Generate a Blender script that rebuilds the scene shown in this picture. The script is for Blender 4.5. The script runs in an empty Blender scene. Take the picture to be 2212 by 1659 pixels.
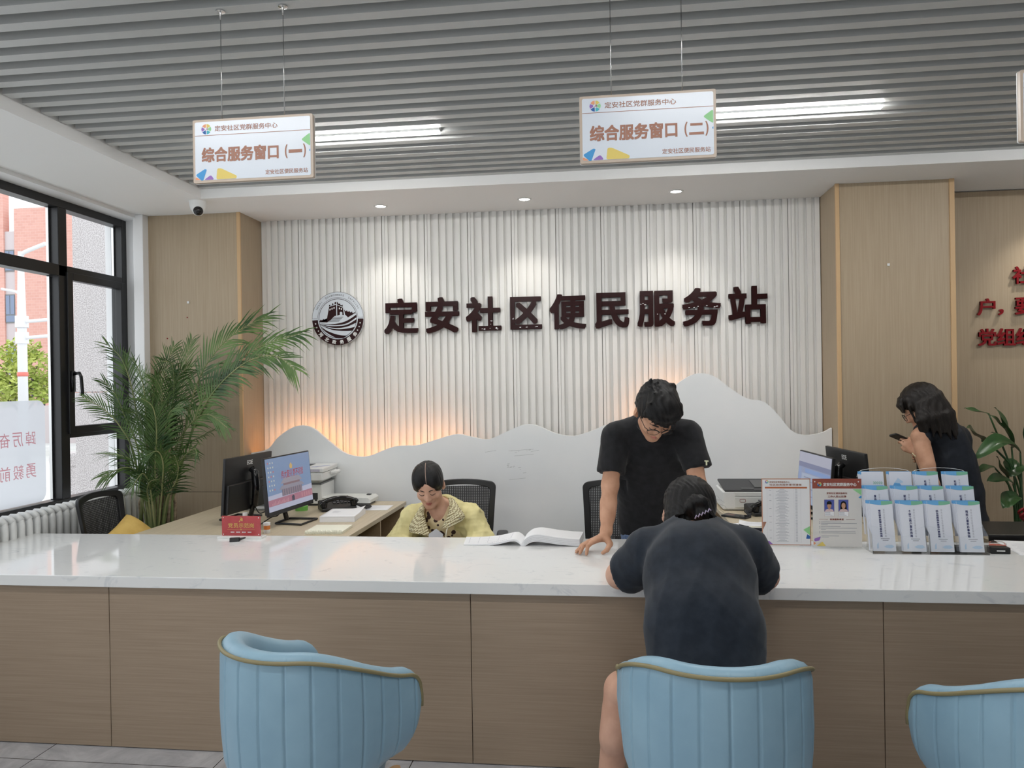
import bpy, bmesh, math, random
import numpy as np
from mathutils import Vector, Matrix, noise
random.seed(7); np.random.seed(7)
PI = math.pi; R = math.radians
scene = bpy.context.scene; COL = scene.collection
# ---------------------------------------------------------------- camera, sky, exposure
cam = bpy.data.objects.new('camera', bpy.data.cameras.new('camera')); COL.objects.link(cam)
cam.data.sensor_fit = 'HORIZONTAL'; cam.data.sensor_width = 36.0; cam.data.lens = 1630/2212*36
cam.data.clip_start = 0.05; cam.data.clip_end = 300
_y, _p, _r = R(7.0), R(-0.15), R(-0.89)
_f = Vector((-math.sin(_y)*math.cos(_p), math.cos(_y)*math.cos(_p), math.sin(_p)))
_rt = Vector((math.cos(_y), math.sin(_y), 0)); _u = _rt.cross(_f)
_r2 = math.cos(_r)*_rt + math.sin(_r)*_u; _u2 = -math.sin(_r)*_rt + math.cos(_r)*_u
cam.matrix_world = Matrix(((_r2.x,_u2.x,-_f.x,0),(_r2.y,_u2.y,-_f.y,0),(_r2.z,_u2.z,-_f.z,1.62),(0,0,0,1)))
scene.camera = cam
vs = scene.view_settings; vs.view_transform = 'Standard'; vs.look = 'None'; vs.gamma = 1; vs.exposure = 0.70; vs.use_curve_mapping = False
W = bpy.data.worlds.new('sky'); scene.world = W; W.use_nodes = True
_bg = W.node_tree.nodes['Background']; _bg.inputs[0].default_value = (0.90, 0.95, 1.0, 1); _bg.inputs[1].default_value = 1.25
TUBE = 56        # emission of the ceiling tube lights
# ---------------------------------------------------------------- materials
def mat(name, col, rough=0.5, metal=0.0, spec=0.5, emit=None, es=1.0, alpha=None, trans=None, sheen=0.0, coat=0.0):
    m = bpy.data.materials.new(name); m.use_nodes = True
    b = m.node_tree.nodes['Principled BSDF']
    b.inputs['Base Color'].default_value = (*col, 1); b.inputs['Roughness'].default_value = rough
    b.inputs['Metallic'].default_value = metal; b.inputs['Specular IOR Level'].default_value = spec
    if emit: b.inputs['Emission Color'].default_value = (*emit, 1); b.inputs['Emission Strength'].default_value = es
    if sheen: b.inputs['Sheen Weight'].default_value = sheen
    if coat: b.inputs['Coat Weight'].default_value = coat; b.inputs['Coat Roughness'].default_value = 0.05
    m.diffuse_color = (*col, 1)
    return m
def sr(r, g, b):      # sRGB 0-255 to linear
    return tuple((c/255/12.92 if c/255 <= .04045 else ((c/255+.055)/1.055)**2.4) for c in (r, g, b))
def nodes(m): return m.node_tree.nodes, m.node_tree.links, m.node_tree.nodes['Principled BSDF']
def tex_noise(m, c1, c2, scale=(1,1,1), nscale=5, detail=4, lo=.35, hi=.65, bump=0, rough=.55, dist=0, coords='Object'):
    """colour ramp between two colours over stretched noise, optional bump"""
    N, L, b = nodes(m)
    tc = N.new('ShaderNodeTexCoord'); mp = N.new('ShaderNodeMapping'); mp.inputs['Scale'].default_value = scale
    nz = N.new('ShaderNodeTexNoise'); nz.inputs['Scale'].default_value = nscale; nz.inputs['Detail'].default_value = detail
    nz.inputs['Roughness'].default_value = rough; nz.inputs['Distortion'].default_value = dist
    cr = N.new('ShaderNodeValToRGB'); cr.color_ramp.elements[0].position = lo; cr.color_ramp.elements[1].position = hi
    cr.color_ramp.elements[0].color = (*c1, 1); cr.color_ramp.elements[1].color = (*c2, 1)
    L.new(tc.outputs[coords], mp.inputs[0]); L.new(mp.outputs[0], nz.inputs[0]); L.new(nz.outputs[0], cr.inputs[0]); L.new(cr.outputs[0], b.inputs['Base Color'])
    if bump:
        bp = N.new('ShaderNodeBump'); bp.inputs['Strength'].default_value = bump; bp.inputs['Distance'].default_value = 0.01
        L.new(nz.outputs[0], bp.inputs['Height']); L.new(bp.outputs[0], b.inputs['Normal'])
    return m
def thin_glass(name, tint=(1,1,1), refl=0.09):
    m = bpy.data.materials.new(name); m.use_nodes = True; N = m.node_tree.nodes; L = m.node_tree.links
    N.clear(); o = N.new('ShaderNodeOutputMaterial'); t = N.new('ShaderNodeBsdfTransparent'); g = N.new('ShaderNodeBsdfGlossy'); mx = N.new('ShaderNodeMixShader')
    lw = N.new('ShaderNodeLayerWeight'); lw.inputs[0].default_value = refl*3; mu = N.new('ShaderNodeMath'); mu.operation = 'MULTIPLY'; mu.inputs[1].default_value = 0.7
    t.inputs[0].default_value = (*tint, 1); g.inputs['Roughness'].default_value = 0.02; g.inputs[0].default_value = (.9,.9,.9,1)
    L.new(lw.outputs['Fresnel'], mu.inputs[0]); L.new(mu.outputs[0], mx.inputs[0]); L.new(t.outputs[0], mx.inputs[1]); L.new(g.outputs[0], mx.inputs[2]); L.new(mx.outputs[0], o.inputs[0])
    return m
M = {}
M['white_paint'] = mat('white_paint', (.86,.86,.86), .6)
M['flute'] = mat('flute', (.80,.795,.77), .45)
M['ceiling_paint'] = mat('ceiling_paint', (.90,.90,.89), .8)
M['slat'] = mat('slat', (.56,.57,.56), .42, .0, .4)
M['slat_back'] = mat('slat_back', (.20,.21,.21), .7)
M['wood_v'] = tex_noise(mat('wood_v', (.4,.3,.2), .5), sr(168,150,125), sr(180,163,138), (60,60,.9), 3.2, 5, .3, .7, .06)
M['wood_h'] = tex_noise(mat('wood_h', (.4,.3,.2), .45), sr(150,131,111), sr(166,147,126), (.9,60,60), 2.6, 5, .28, .72, .05)
M['wood_edge'] = mat('wood_edge', sr(203,170,128), .5)
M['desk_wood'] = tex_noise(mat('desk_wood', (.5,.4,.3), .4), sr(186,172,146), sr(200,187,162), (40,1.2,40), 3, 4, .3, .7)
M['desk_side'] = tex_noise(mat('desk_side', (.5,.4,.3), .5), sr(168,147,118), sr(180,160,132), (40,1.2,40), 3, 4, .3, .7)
M['quartz'] = tex_noise(mat('quartz', (.8,.8,.8), .07, 0, .5), sr(214,217,219), sr(233,234,233), (3,5,3), 2.6, 9, .30, .42, 0, .62, 1.6)
M['black_metal'] = mat('black_metal', (.012,.012,.013), .35, 0, .5)
M['black_plastic'] = mat('black_plastic', (.012,.012,.013), .42)
M['black_gloss'] = mat('black_gloss', (.008,.008,.009), .12)
M['dark_grey'] = mat('dark_grey', (.035,.036,.038), .5)
M['mid_grey'] = mat('mid_grey', (.18,.19,.19), .5)
M['steel'] = mat('steel', (.62,.62,.62), .25, 1)
M['white_plastic'] = mat('white_plastic', (.78,.79,.78), .4)
M['off_white'] = mat('off_white', (.70,.71,.68), .45)
M['paper'] = mat('paper', (.84,.85,.87), .75)
M['paper_edge'] = mat('paper_edge', (.62,.63,.65), .8)
M['cream_paper'] = mat('cream_paper', (.82,.81,.68), .75)
M['ink'] = mat('ink', (.08,.08,.10), .7)
M['soft_ink'] = mat('soft_ink', (.35,.36,.42), .7)
M['navy_ink'] = mat('navy_ink', sr(52,58,110), .7)
M['maroon'] = mat('maroon', sr(42,15,15), .2, 0, .2)
M['red_letter'] = mat('red_letter', sr(132,18,26), .25)
M['red_sign'] = tex_noise(mat('red_sign', (.5,.1,.1), .25), sr(172,62,66), sr(190,78,80), (1,1,1), 9, 3)
M['gold'] = mat('gold', sr(214,178,92), .4)
M['sign_tan'] = mat('sign_tan', sr(196,180,164), .4)
M['sign_face'] = mat('sign_face', sr(222,230,240), .25)
M['sign_brown'] = mat('sign_brown', sr(166,118,98), .5)
for n_, c_ in dict(blue=(70,155,214), purple=(150,110,190), yellow=(226,204,110), green=(150,214,150), orange=(232,160,120), teal=(70,180,196), deepblue=(40,100,170)).items():
    M['tri_'+n_] = mat('tri_'+n_, sr(*c_), .5)
M['glass'] = thin_glass('glass')
M['acrylic'] = thin_glass('acrylic', (.985,.99,.99), .06)
M['acrylic_block'] = mat('acrylic_block', (.80,.80,.78), .15)
M['brick_brown'] = mat('brick_brown', sr(150,78,64), .4)
M['skin'] = tex_noise(mat('skin', (.5,.3,.2), .5, 0, .35), sr(186,140,112), sr(206,160,132), (1,1,1), 14, 3)
M['skin_warm'] = tex_noise(mat('skin_warm', (.5,.3,.2), .5, 0, .35), sr(210,164,140), sr(224,180,156), (1,1,1), 14, 3)
M['lips'] = mat('lips', sr(188,116,104), .45)
M['hair'] = tex_noise(mat('hair', (.01,.01,.01), .42, 0, .28), (.004,.004,.0045), (.013,.012,.012), (90,90,6), 4, 3, .35, .7, .25)
M['hair_brown'] = tex_noise(mat('hair_brown', (.01,.01,.01), .45, 0, .3), (.007,.0055,.005), (.020,.015,.012), (90,90,6), 4, 3, .35, .7, .25)
M['brow'] = mat('brow', (.03,.02,.018), .7)
# ---------------------------------------------------------------- mesh helpers
class MB:
    def __init__(s): s.v = []; s.f = []; s.m = []
    def add(s, v, f, mi=0):
        b = len(s.v); s.v += [tuple(p) for p in v]; s.f += [tuple(b+i for i in q) for q in f]; s.m += [mi]*len(f); return s
    def box(s, lo, hi, mi=0):
        x0,y0,z0 = lo; x1,y1,z1 = hi
        return s.add([(x0,y0,z0),(x1,y0,z0),(x1,y1,z0),(x0,y1,z0),(x0,y0,z1),(x1,y0,z1),(x1,y1,z1),(x0,y1,z1)],
                     [(0,3,2,1),(4,5,6,7),(0,1,5,4),(1,2,6,5),(2,3,7,6),(3,0,4,7)], mi)
    def obox(s, c, ax, ay, az, hx, hy, hz, mi=0):
        c = Vector(c); ax = Vector(ax)*hx; ay = Vector(ay)*hy; az = Vector(az)*hz
        return s.add([c+i*ax+j*ay+k*az for k in (-1,1) for (i,j) in ((-1,-1),(1,-1),(1,1),(-1,1))],
                     [(0,3,2,1),(4,5,6,7),(0,1,5,4),(1,2,6,5),(2,3,7,6),(3,0,4,7)], mi)
    def quad(s, a, b, c, d, mi=0): return s.add([a,b,c,d], [(0,1,2,3)], mi)
    def prism(s, pts, o, ux, uy, d, mi=0, back=True):
        """polygon pts (2-D) in frame o/ux/uy, extruded by vector d"""
        o = Vector(o); ux = Vector(ux); uy = Vector(uy); d = Vector(d); n = len(pts)
        a = [o+ux*p[0]+uy*p[1] for p in pts]
        fr = [tuple(range(n))] + ([tuple(range(2*n-1, n-1, -1))] if back else [])
        return s.add(a+[p+d for p in a], fr+[(i, n+i, n+(i+1) % n, (i+1) % n) for i in range(n)], mi)
    def flat(s, pts, o, ux, uy, mi=0):
        o = Vector(o); ux = Vector(ux); uy = Vector(uy)
        return s.add([o+ux*p[0]+uy*p[1] for p in pts], [tuple(range(len(pts)))], mi)
    def tube(s, path, r, n=8, mi=0, caps=True, closed=False):
        P = [Vector(p) for p in path]; k = len(P); rr = r if isinstance(r, (list, tuple)) else [r]*k
        up = None; rings = []
        for i, p in enumerate(P):
            t = (P[(i+1) % k]-P[i-1] if closed else P[min(i+1,k-1)]-P[max(i-1,0)])
            if t.length < 1e-9: t = Vector((0,0,1))
            t.normalize()
            if up is None: up = Vector((0,0,1)) if abs(t.z) < .9 else Vector((1,0,0))
            a = up - t*up.dot(t)
            if a.length < 1e-6: a = Vector((1,0,0)) - t*t.x
            a.normalize(); up = a; b = t.cross(a)
            rings.append([p+(a*math.cos(2*PI*j/n)+b*math.sin(2*PI*j/n))*rr[i] for j in range(n)])
        v = [q for g in rings for q in g]; f = []
        for i in range(k if closed else k-1):
            i2 = (i+1) % k
            f += [(i*n+j, i*n+(j+1) % n, i2*n+(j+1) % n, i2*n+j) for j in range(n)]
        if caps and not closed: f += [tuple(range(n-1,-1,-1)), tuple((k-1)*n+j for j in range(n))]
        return s.add(v, f, mi)
    def lathe(s, prof, c=(0,0,0), n=24, mi=0):
        v = []; f = []
        for (r, z) in prof: v += [(c[0]+r*math.cos(2*PI*j/n), c[1]+r*math.sin(2*PI*j/n), c[2]+z) for j in range(n)]
        for i in range(len(prof)-1): f += [(i*n+j, i*n+(j+1) % n, (i+1)*n+(j+1) % n, (i+1)*n+j) for j in range(n)]
        return s.add(v, f, mi)
    def grid(s, fn, nu, nv, mi=0, wrap=False):
        v = [fn(i/(nu if wrap else nu-1), j/(nv-1)) for j in range(nv) for i in range(nu)]; f = []
        for j in range(nv-1):
            for i in range(nu if wrap else nu-1):
                i2 = (i+1) % nu; f.append((j*nu+i, j*nu+i2, (j+1)*nu+i2, (j+1)*nu+i))
        return s.add(v, f, mi)
    def sphere(s, c, r, n=16, m=10, mi=0, sc=(1,1,1)):
        return s.lathe([(max(1e-4, r*math.sin(PI*i/m))*1.0, -r*math.cos(PI*i/m)*sc[2]) for i in range(m+1)], c, n, mi)
    def build(s, name, mats, parent=None, smooth=False, bev=0, seg=2, solid=0):
        me = bpy.data.meshes.new(name); me.from_pydata(s.v, [], s.f)
        for q in (mats if isinstance(mats, (list, tuple)) else [mats]): me.materials.append(M[q] if isinstance(q, str) else q)
        if any(s.m): me.polygons.foreach_set('material_index', s.m)
        me.validate(); me.update()
        return link(name, me, parent, smooth, bev, seg, solid)
def link(name, me, parent=None, smooth=False, bev=0, seg=2, solid=0):
    o = bpy.data.objects.new(name, me); COL.objects.link(o)
    if parent: o.parent = parent
    if smooth:
        me.polygons.foreach_set('use_smooth', [True]*len(me.polygons))
        if smooth != True: 
            try: me.set_sharp_from_angle(angle=R(smooth))
            except Exception: pass
    if solid:
        d = o.modifiers.new('solid', 'SOLIDIFY'); d.thickness = solid; d.offset = 0
    if bev:
        b = o.modifiers.new('bevel', 'BEVEL'); b.width = bev; b.segments = seg; b.limit_method = 'ANGLE'; b.angle_limit = R(40); b.harden_normals = False
    return o
def tag(o, label, cat, group=None, kind=None):
    o['label'] = label; o['category'] = cat
    if group: o['group'] = group
    if kind: o['kind'] = kind
    return o
def thing(name, label, cat, loc=(0,0,0), rz=0.0, group=None):
    o = bpy.data.objects.new(name, None); COL.objects.link(o); o.empty_display_size = .1
    o.location = loc; o.rotation_euler = (0,0,rz)
    return tag(o, label, cat, group)
def struct(o, label=None):
    o['kind'] = 'structure'
    if label: o['label'] = label
    return o
def dup(root, loc, rz, label=None, group=None):
    r = root.copy(); COL.objects.link(r); r.location = loc; r.rotation_euler = (0,0,rz)
    if label: r['label'] = label
    if group: r['group'] = group
    for ch in list(root.children):
        c = ch.copy(); COL.objects.link(c); c.parent = r
        for g in list(ch.children):
            d = g.copy(); COL.objects.link(d); d.parent = c
    return r
def rebase(root):
    """move an unrotated root standing at the world origin to the base of what it carries"""
    obs = [o for o in ([root]+list(root.children_recursive)) if o.type == 'MESH']
    P = []
    for o in obs:
        off = Vector((0,0,0)); q = o
        while q: off += q.location; q = q.parent
        P += [Vector(c)+off for c in o.bound_box]
    c = Vector(((min(p.x for p in P)+max(p.x for p in P))/2, (min(p.y for p in P)+max(p.y for p in P))/2, min(p.z for p in P)))
    root.location = root.location + c
    if root.type == 'MESH': root.data.transform(Matrix.Translation(-c))
    for ch in root.children: ch.location = ch.location - c
    return root
_fc = {}
def text_data(body, res=3, weight=0.0, lines=1.0, sp=1.0, align='LEFT'):
    key = (body, res, lines, sp, align)
    if key not in _fc:
        c = bpy.data.curves.new('lettering', 'FONT'); c.body = body; c.size = 1; c.resolution_u = res
        c.space_line = lines; c.space_character = sp; c.align_x = align
        o = bpy.data.objects.new('lettering', c); COL.objects.link(o)
        dg = bpy.context.evaluated_depsgraph_get(); dg.update()
        me = bpy.data.meshes.new_from_object(o.evaluated_get(dg), depsgraph=dg)
        v = np.array([p.co[:2] for p in me.vertices]); f = [tuple(p.vertices) for p in me.polygons]
        bpy.data.objects.remove(o); bpy.data.curves.remove(c); bpy.data.meshes.remove(me)
        _fc[key] = (v, f)
    return _fc[key]
def text_into(mb, body, o, ux, uy, w=None, h=None, d=None, mi=0, weight=0.0, res=3, lines=1.0, sp=1.0, anchor='c', align='LEFT'):
    """lettering fitted to a w x h box centred (or left-anchored) on o in the frame ux, uy; d = extrusion vector"""
    v, f = text_data(body, res, weight, lines, sp, align)
    if len(v) == 0: return mb
    lo = v.min(0); hi = v.max(0); s = hi-lo
    if w and h: sx, sy = w/s[0], h/s[1]
    elif h: sx = sy = h/s[1]
    else: sx = sy = w/s[0]
    q = (v-lo-(s/2 if anchor == 'c' else np.array([0, s[1]/2])))*np.array([sx, sy])
    o = Vector(o); ux = Vector(ux); uy = Vector(uy); P = [o+ux*a+uy*b for a, b in q]
    if weight:          # heavier strokes: the glyph repeated at small shifts, each layer a hair apart
        wt = weight*(sy if not w or h else sx); nn = ux.cross(uy).normalized()
        for i, (a, b) in enumerate(((1,1),(-1,1),(-1,-1),(1,-1)) if weight < .02 else ((1,1),(0,1),(-1,1),(-1,0),(-1,-1),(0,-1),(1,-1),(1,0))):
            D = ux*(wt*.9*a)+uy*(wt*.9*b)+nn*(6e-5*(i+1)); text_into_flat(mb, [p_+D for p_ in P], f, d, mi)
    return text_into_flat(mb, P, f, d, mi)
def text_into_flat(mb, P, f, d, mi):
    if d is None: return mb.add(P, f, mi)
    d = Vector(d); n = len(P); e = {}
    for q_ in f:
        for i in range(len(q_)):
            a, b = q_[i], q_[(i+1) % len(q_)]
            if (b, a) in e: del e[(b, a)]
            else: e[(a, b)] = 1
    return mb.add(P+[p+d for p in P], f+[tuple(n+i for i in reversed(q_)) for q_ in f]+[(b, a, n+a, n+b) for (a, b) in e], mi)
def rrect(x0, y0, x1, y1, r, n=4):
    pts = []
    for cx, cy, a in ((x1-r,y0+r,-90),(x1-r,y1-r,0),(x0+r,y1-r,90),(x0+r,y0+r,180)):
        pts += [(cx+r*math.cos(R(a+90*i/n)), cy+r*math.sin(R(a+90*i/n))) for i in range(n+1)]
    return pts
def round_poly(pts, r, n=4):
    """polygon with rounded corners"""
    out = []; k = len(pts)
    for i in range(k):
        p = Vector(pts[i]); a = (Vector(pts[i-1])-p); b = (Vector(pts[(i+1) % k])-p)
        l = min(r, a.length*.45, b.length*.45); a.normalize(); b.normalize()
        p0 = p+a*l; p1 = p+b*l
        for j in range(n+1):
            t = j/n; q = p0*(1-t)**2 + p*2*t*(1-t) + p1*t*t; out.append((q.x, q.y))
    return out
def spline(pts, n=8):
    """Catmull-Rom through points of any dimension"""
    P = [Vector(p) for p in pts]; out = []
    for i in range(len(P)-1):
        p0 = P[max(i-1,0)]; p1 = P[i]; p2 = P[i+1]; p3 = P[min(i+2,len(P)-1)]
        for j in range(n):
            t = j/n
            out.append(.5*((2*p1)+(p2-p0)*t+(2*p0-5*p1+4*p2-p3)*t*t+(3*p1-p0-3*p2+p3)*t**3))
    return out+[P[-1]]
EX, EY, EZ = Vector((1,0,0)), Vector((0,1,0)), Vector((0,0,1))
# ================================================================ the room
ZS = 2.897; ZB = 2.960; WY = 5.60; WELLX = -2.70; WELLY = 4.832
RX = 5.6; BY = -3.6; LX = -3.418
fm = mat('floor_tile', (.5,.5,.5), .22)
tex_noise(fm, sr(166,166,170), sr(206,206,208), (1,1,1), 3.2, 9, .35, .62, 0, .66, 1.2)
N_, L_, b_ = nodes(fm)
def grout(ax, off, step, col_in):
    tc = N_.new('ShaderNodeTexCoord'); sp_ = N_.new('ShaderNodeSeparateXYZ'); L_.new(tc.outputs['Object'], sp_.inputs[0])
    a = N_.new('ShaderNodeMath'); a.operation = 'ADD'; a.inputs[1].default_value = off; L_.new(sp_.outputs[ax], a.inputs[0])
    p = N_.new('ShaderNodeMath'); p.operation = 'PINGPONG'; p.inputs[1].default_value = step/2; L_.new(a.outputs[0], p.inputs[0])
    c = N_.new('ShaderNodeMath'); c.operation = 'LESS_THAN'; c.inputs[1].default_value = .0022; L_.new(p.outputs[0], c.inputs[0])
    mx = N_.new('ShaderNodeMixRGB'); mx.inputs[2].default_value = (.03,.03,.03,1); L_.new(c.outputs[0], mx.inputs[0]); L_.new(col_in, mx.inputs[1])
    return mx.outputs[0]
_c = [n for n in N_ if n.type == 'VALTORGB'][0].outputs[0]
_c = grout('X', 2.51, .834, _c); _c = grout('Y', -2.6+.417, .834, _c); L_.new(_c, b_.inputs['Base Color'])
struct(MB().box((LX-.3,BY,-.06),(RX,5.75,0)).build('floor', fm))
# ceiling: lowered plaster band with a recessed field of slats
c = MB()
c.box((-3.70,-3.6,ZS),(WELLX,WY+.2,3.22)); c.box((WELLX,WELLY,ZS),(RX,WY+.2,3.22)); c.box((WELLX,BY,3.10),(RX,WELLY,3.22))
ceil = struct(c.build('ceiling', 'ceiling_paint'))
lin = MB().quad((WELLX+.005,BY,3.095),(WELLX+.005,WELLY-.005,3.095),(RX,WELLY-.005,3.095),(RX,BY,3.095))
lin.build('recess_lining', 'slat_back', ceil)
PITCH = .1187
for i in range(40):
    y1 = 4.851-.018-PITCH*i; s = MB()
    s.box((WELLX+.012,y1-.054,ZB),(RX,y1,ZB+.075)); s.build('slat', 'slat', ceil)
# fluted back wall
n_fl = 75; x0, x1 = -2.606, 1.530; per = (x1-x0)/n_fl
pr_ = []
for i in range(n_fl):
    a = x0+per*i
    if i % 6 == 5: pr_ += [(a,0),(a+.006,0),(a+.006,-.020),(a+.024,-.020),(a+.025,-.014),(a+.027,-.014),(a+.028,-.020),(a+per-.006,-.020),(a+per-.006,0)]
    else: pr_ += [(a,0),(a+.0205,0),(a+.022,-.020),(a+per-.0005,-.020)]
pr_ += [(x1,0)]
w = MB(); nP = len(pr_)
w.add([(p[0], WY+p[1], z) for z in (0, ZS) for p in pr_], [(i, i+1, nP+i+1, nP+i) for i in range(nP-1)])
w.box((x0-.03,WY+.001,0),(x1+.03,WY+.12,ZS))
struct(w.build('wall_back', 'flute'))
# wood clad pilasters left and right of it
p = MB(); p.box((-3.36,5.257,.845),(-2.640,WY+.02,ZS)); p.box((-3.36,5.257,0),(-2.640,WY+.02,.842))
wl = struct(p.build('wall_back_left', 'wood_v'))
p = MB(); p.box((1.536,5.222,0),(2.262,WY+.02,ZS)); wr = struct(p.build('wall_back_right', 'wood_v'))
p = MB(); p.box((2.262,WY-.005,0),(RX,WY+.10,ZS-.006)); struct(p.build('wall_right_recess', 'wood_v'))
struct(MB().box((-2.662,5.247,0),(-2.634,5.262,ZS)).build('trim_1', 'wood_edge', None, False, .003))
struct(MB().box((1.530,5.212,0),(1.556,5.230,ZS)).build('trim_2', 'wood_edge', None, False, .003))
struct(MB().box((2.240,5.212,0),(2.272,5.230,ZS)).build('trim_3', 'wood_edge', None, False, .003))
# left wall with its window openings
def wall_x(holes):
    m_ = MB(); ys = BY
    for (a, b, z0, z1) in holes:
        m_.box((-3.72,ys,0),(LX,a,ZS)); m_.box((-3.72,a,0),(LX,b,z0)); m_.box((-3.72,a,z1),(LX,b,ZS)); ys = b
    m_.box((-3.72,ys,0),(LX,WY+.1,ZS)); return m_
WIN = [(-2.6,1.1,.84,2.872),(1.7,5.275,.84,2.872)]
struct(wall_x(WIN).build('wall_left', 'white_paint'))
struct(MB().box((LX-.02,5.19,0),(-3.36,WY,ZS)).build('trim_4', 'white_paint', None, False, .004))
struct(MB().box((RX,BY,0),(RX+.1,WY+.1,3.2)).build('wall_right', 'white_paint'))
m_ = MB(); m_.box((-3.72,BY-.1,0),(-2.2,BY,3.2)); m_.box((.2,BY-.1,0),(RX+.1,BY,3.2)); m_.box((-2.2,BY-.1,2.6),(.2,BY,3.2)); m_.box((-2.2,BY-.1,0),(.2,BY,.12)); struct(m_.build('wall_front', 'white_paint'))
m_ = MB()
for x in (-2.2,-1.03,.14): m_.box((x,BY-.08,.12),(x+.06,BY-.02,2.6))
m_.box((-2.2,BY-.08,2.05),(.2,BY-.02,2.11)); struct(m_.build('rear_fill_window', 'black_metal'))  # unseen opening and glazing, added behind the camera for frontal fill light
# window_1: black aluminium frame, panes, casement
WX = -3.592
def frame(m_, y0, y1, z0, z1, t=.055, d=.07, x=WX):
    m_.box((x-d/2,y0,z0),(x+d/2,y0+t,z1)); m_.box((x-d/2,y1-t,z0),(x+d/2,y1,z1)); m_.box((x-d/2,y0+t,z1-t),(x+d/2,y1-t,z1)); m_.box((x-d/2,y0+t,z0),(x+d/2,y1-t,z0+t))
    return m_
f1 = MB(); frame(f1,1.70,5.275,.84,2.872,.055,.09)
f1.box((WX-.045,4.560,.895),(WX+.045,4.640,2.817)); f1.box((WX-.045,1.755,2.365),(WX+.045,5.22,2.440)); f1.box((WX-.045,3.10,.895),(WX+.045,3.18,2.817))
f1.box((WX-.045,4.64,1.292),(WX+.045,5.22,1.335))
win = struct(f1.build('window_1', 'black_metal', None, False, .004))
sash = frame(MB(),4.622,5.235,1.318,2.40,.052,.05,WX+.035).build('casement_sash', 'black_metal', win, False, .004)
hd = MB(); hd.box((WX+.06,4.632,1.60),(WX+.075,4.662,1.74)); hd.tube([(WX+.07,4.648,1.72),(WX+.115,4.648,1.725),(WX+.12,4.655,1.70),(WX+.118,4.668,1.60),(WX+.118,4.668,1.575)],.011,8)
hd.build('window_handle', 'black_gloss', sash, True)
g = MB()
for (a,b,z0,z1) in ((1.75,3.11,.89,2.37),(3.17,4.565,.89,2.37),(1.75,3.11,2.435,2.82),(3.17,4.565,2.435,2.82),(4.635,5.225,2.435,2.82),(4.635,5.225,.89,1.30)):
    g.quad((WX-.01,a,z0),(WX-.01,b,z0),(WX-.01,b,z1),(WX-.01,a,z1))
g.build('glass_pane', 'glass', win)
MB().quad((WX+.03,4.67,1.36),(WX+.03,5.19,1.36),(WX+.03,5.19,2.36),(WX+.03,4.67,2.36)).build('sash_pane', 'glass', sash)
# silver spacer bars seen at the pane edges
sb = MB()
for (y,z0,z1) in ((4.555,.9,2.36),(4.555,2.445,2.815),(5.217,2.445,2.815),(5.217,.9,1.29)): sb.box((WX-.03,y-.012,z0),(WX-.012,y,z1))
sb.build('spacer_bar', 'steel', win)
f2 = MB(); frame(f2,-2.6,1.1,.84,2.872,.055,.09); f2.box((WX-.045,-.8,.895),(WX+.045,-.72,2.817)); f2.box((WX-.045,-2.545,2.365),(WX+.045,1.045,2.44)); struct(f2.build('window_2', 'black_metal'))
struct(MB().box((LX-.155,1.70,.80),(LX+.02,5.275,.843)).build('trim_5', 'white_paint', None, False, .004))
# frosted film with mirrored red lettering on the pane
film = bpy.data.materials.new('frosted_film'); film.use_nodes = True
_n = film.node_tree.nodes; _l = film.node_tree.links; _n.clear()
_o = _n.new('ShaderNodeOutputMaterial'); _t = _n.new('ShaderNodeBsdfTranslucent'); _d = _n.new('ShaderNodeBsdfDiffuse'); _x = _n.new('ShaderNodeMixShader'); _tr = _n.new('ShaderNodeBsdfTransparent'); _x2 = _n.new('ShaderNodeMixShader')
_t.inputs[0].default_value = (.60,.62,.655,1); _d.inputs[0].default_value = (.64,.64,.67,1); _x.inputs[0].default_value = .25; _x2.inputs[0].default_value = .12
_l.new(_t.outputs[0], _x.inputs[1]); _l.new(_d.outputs[0], _x.inputs[2]); _l.new(_x.outputs[0], _x2.inputs[1]); _l.new(_tr.outputs[0], _x2.inputs[2]); _l.new(_x2.outputs[0], _o.inputs[0])
fl = MB(); fl.flat(rrect(3.20,.90,4.475,1.550,.06), (WX-.004,0,0), EY, EZ)
flm = fl.build('window_film', film, None); tag(flm, 'frosted film with mirrored red characters on the left window pane', 'window film')
red_tr = bpy.data.materials.new('film_red'); red_tr.use_nodes = True
_n = red_tr.node_tree.nodes; _l = red_tr.node_tree.links; _n.clear(); _o = _n.new('ShaderNodeOutputMaterial'); _t = _n.new('ShaderNodeBsdfTransparent'); _t.inputs[0].default_value = (.74,.36,.38,1); _l.new(_t.outputs[0], _o.inputs[0])
for row, (zc) in zip(('踔厉奋','勇毅前'), (1.312,1.110)):
    for j, ch in enumerate(row): ft = MB(); text_into(ft, ch, (WX-.001, 4.347-.105*j, zc), -EY, EZ, .084, .088, None, 0, 0, 3); ft.build('film_character', red_tr, flm)
# small leftovers on the wood cladding
def dot(name, mtl, x, y, z, s, label, cat, round_=False):
    m_ = MB()
    if round_: m_.prism([(s*math.cos(a*PI/6), s*math.sin(a*PI/6)) for a in range(12)], (x,y,z), EX, EZ, (0,-.002,0))
    else: m_.box((x-s,y-.004,z-s),(x+s,y,z+s))
    return tag(m_.build(name, mtl), label, cat)
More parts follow.
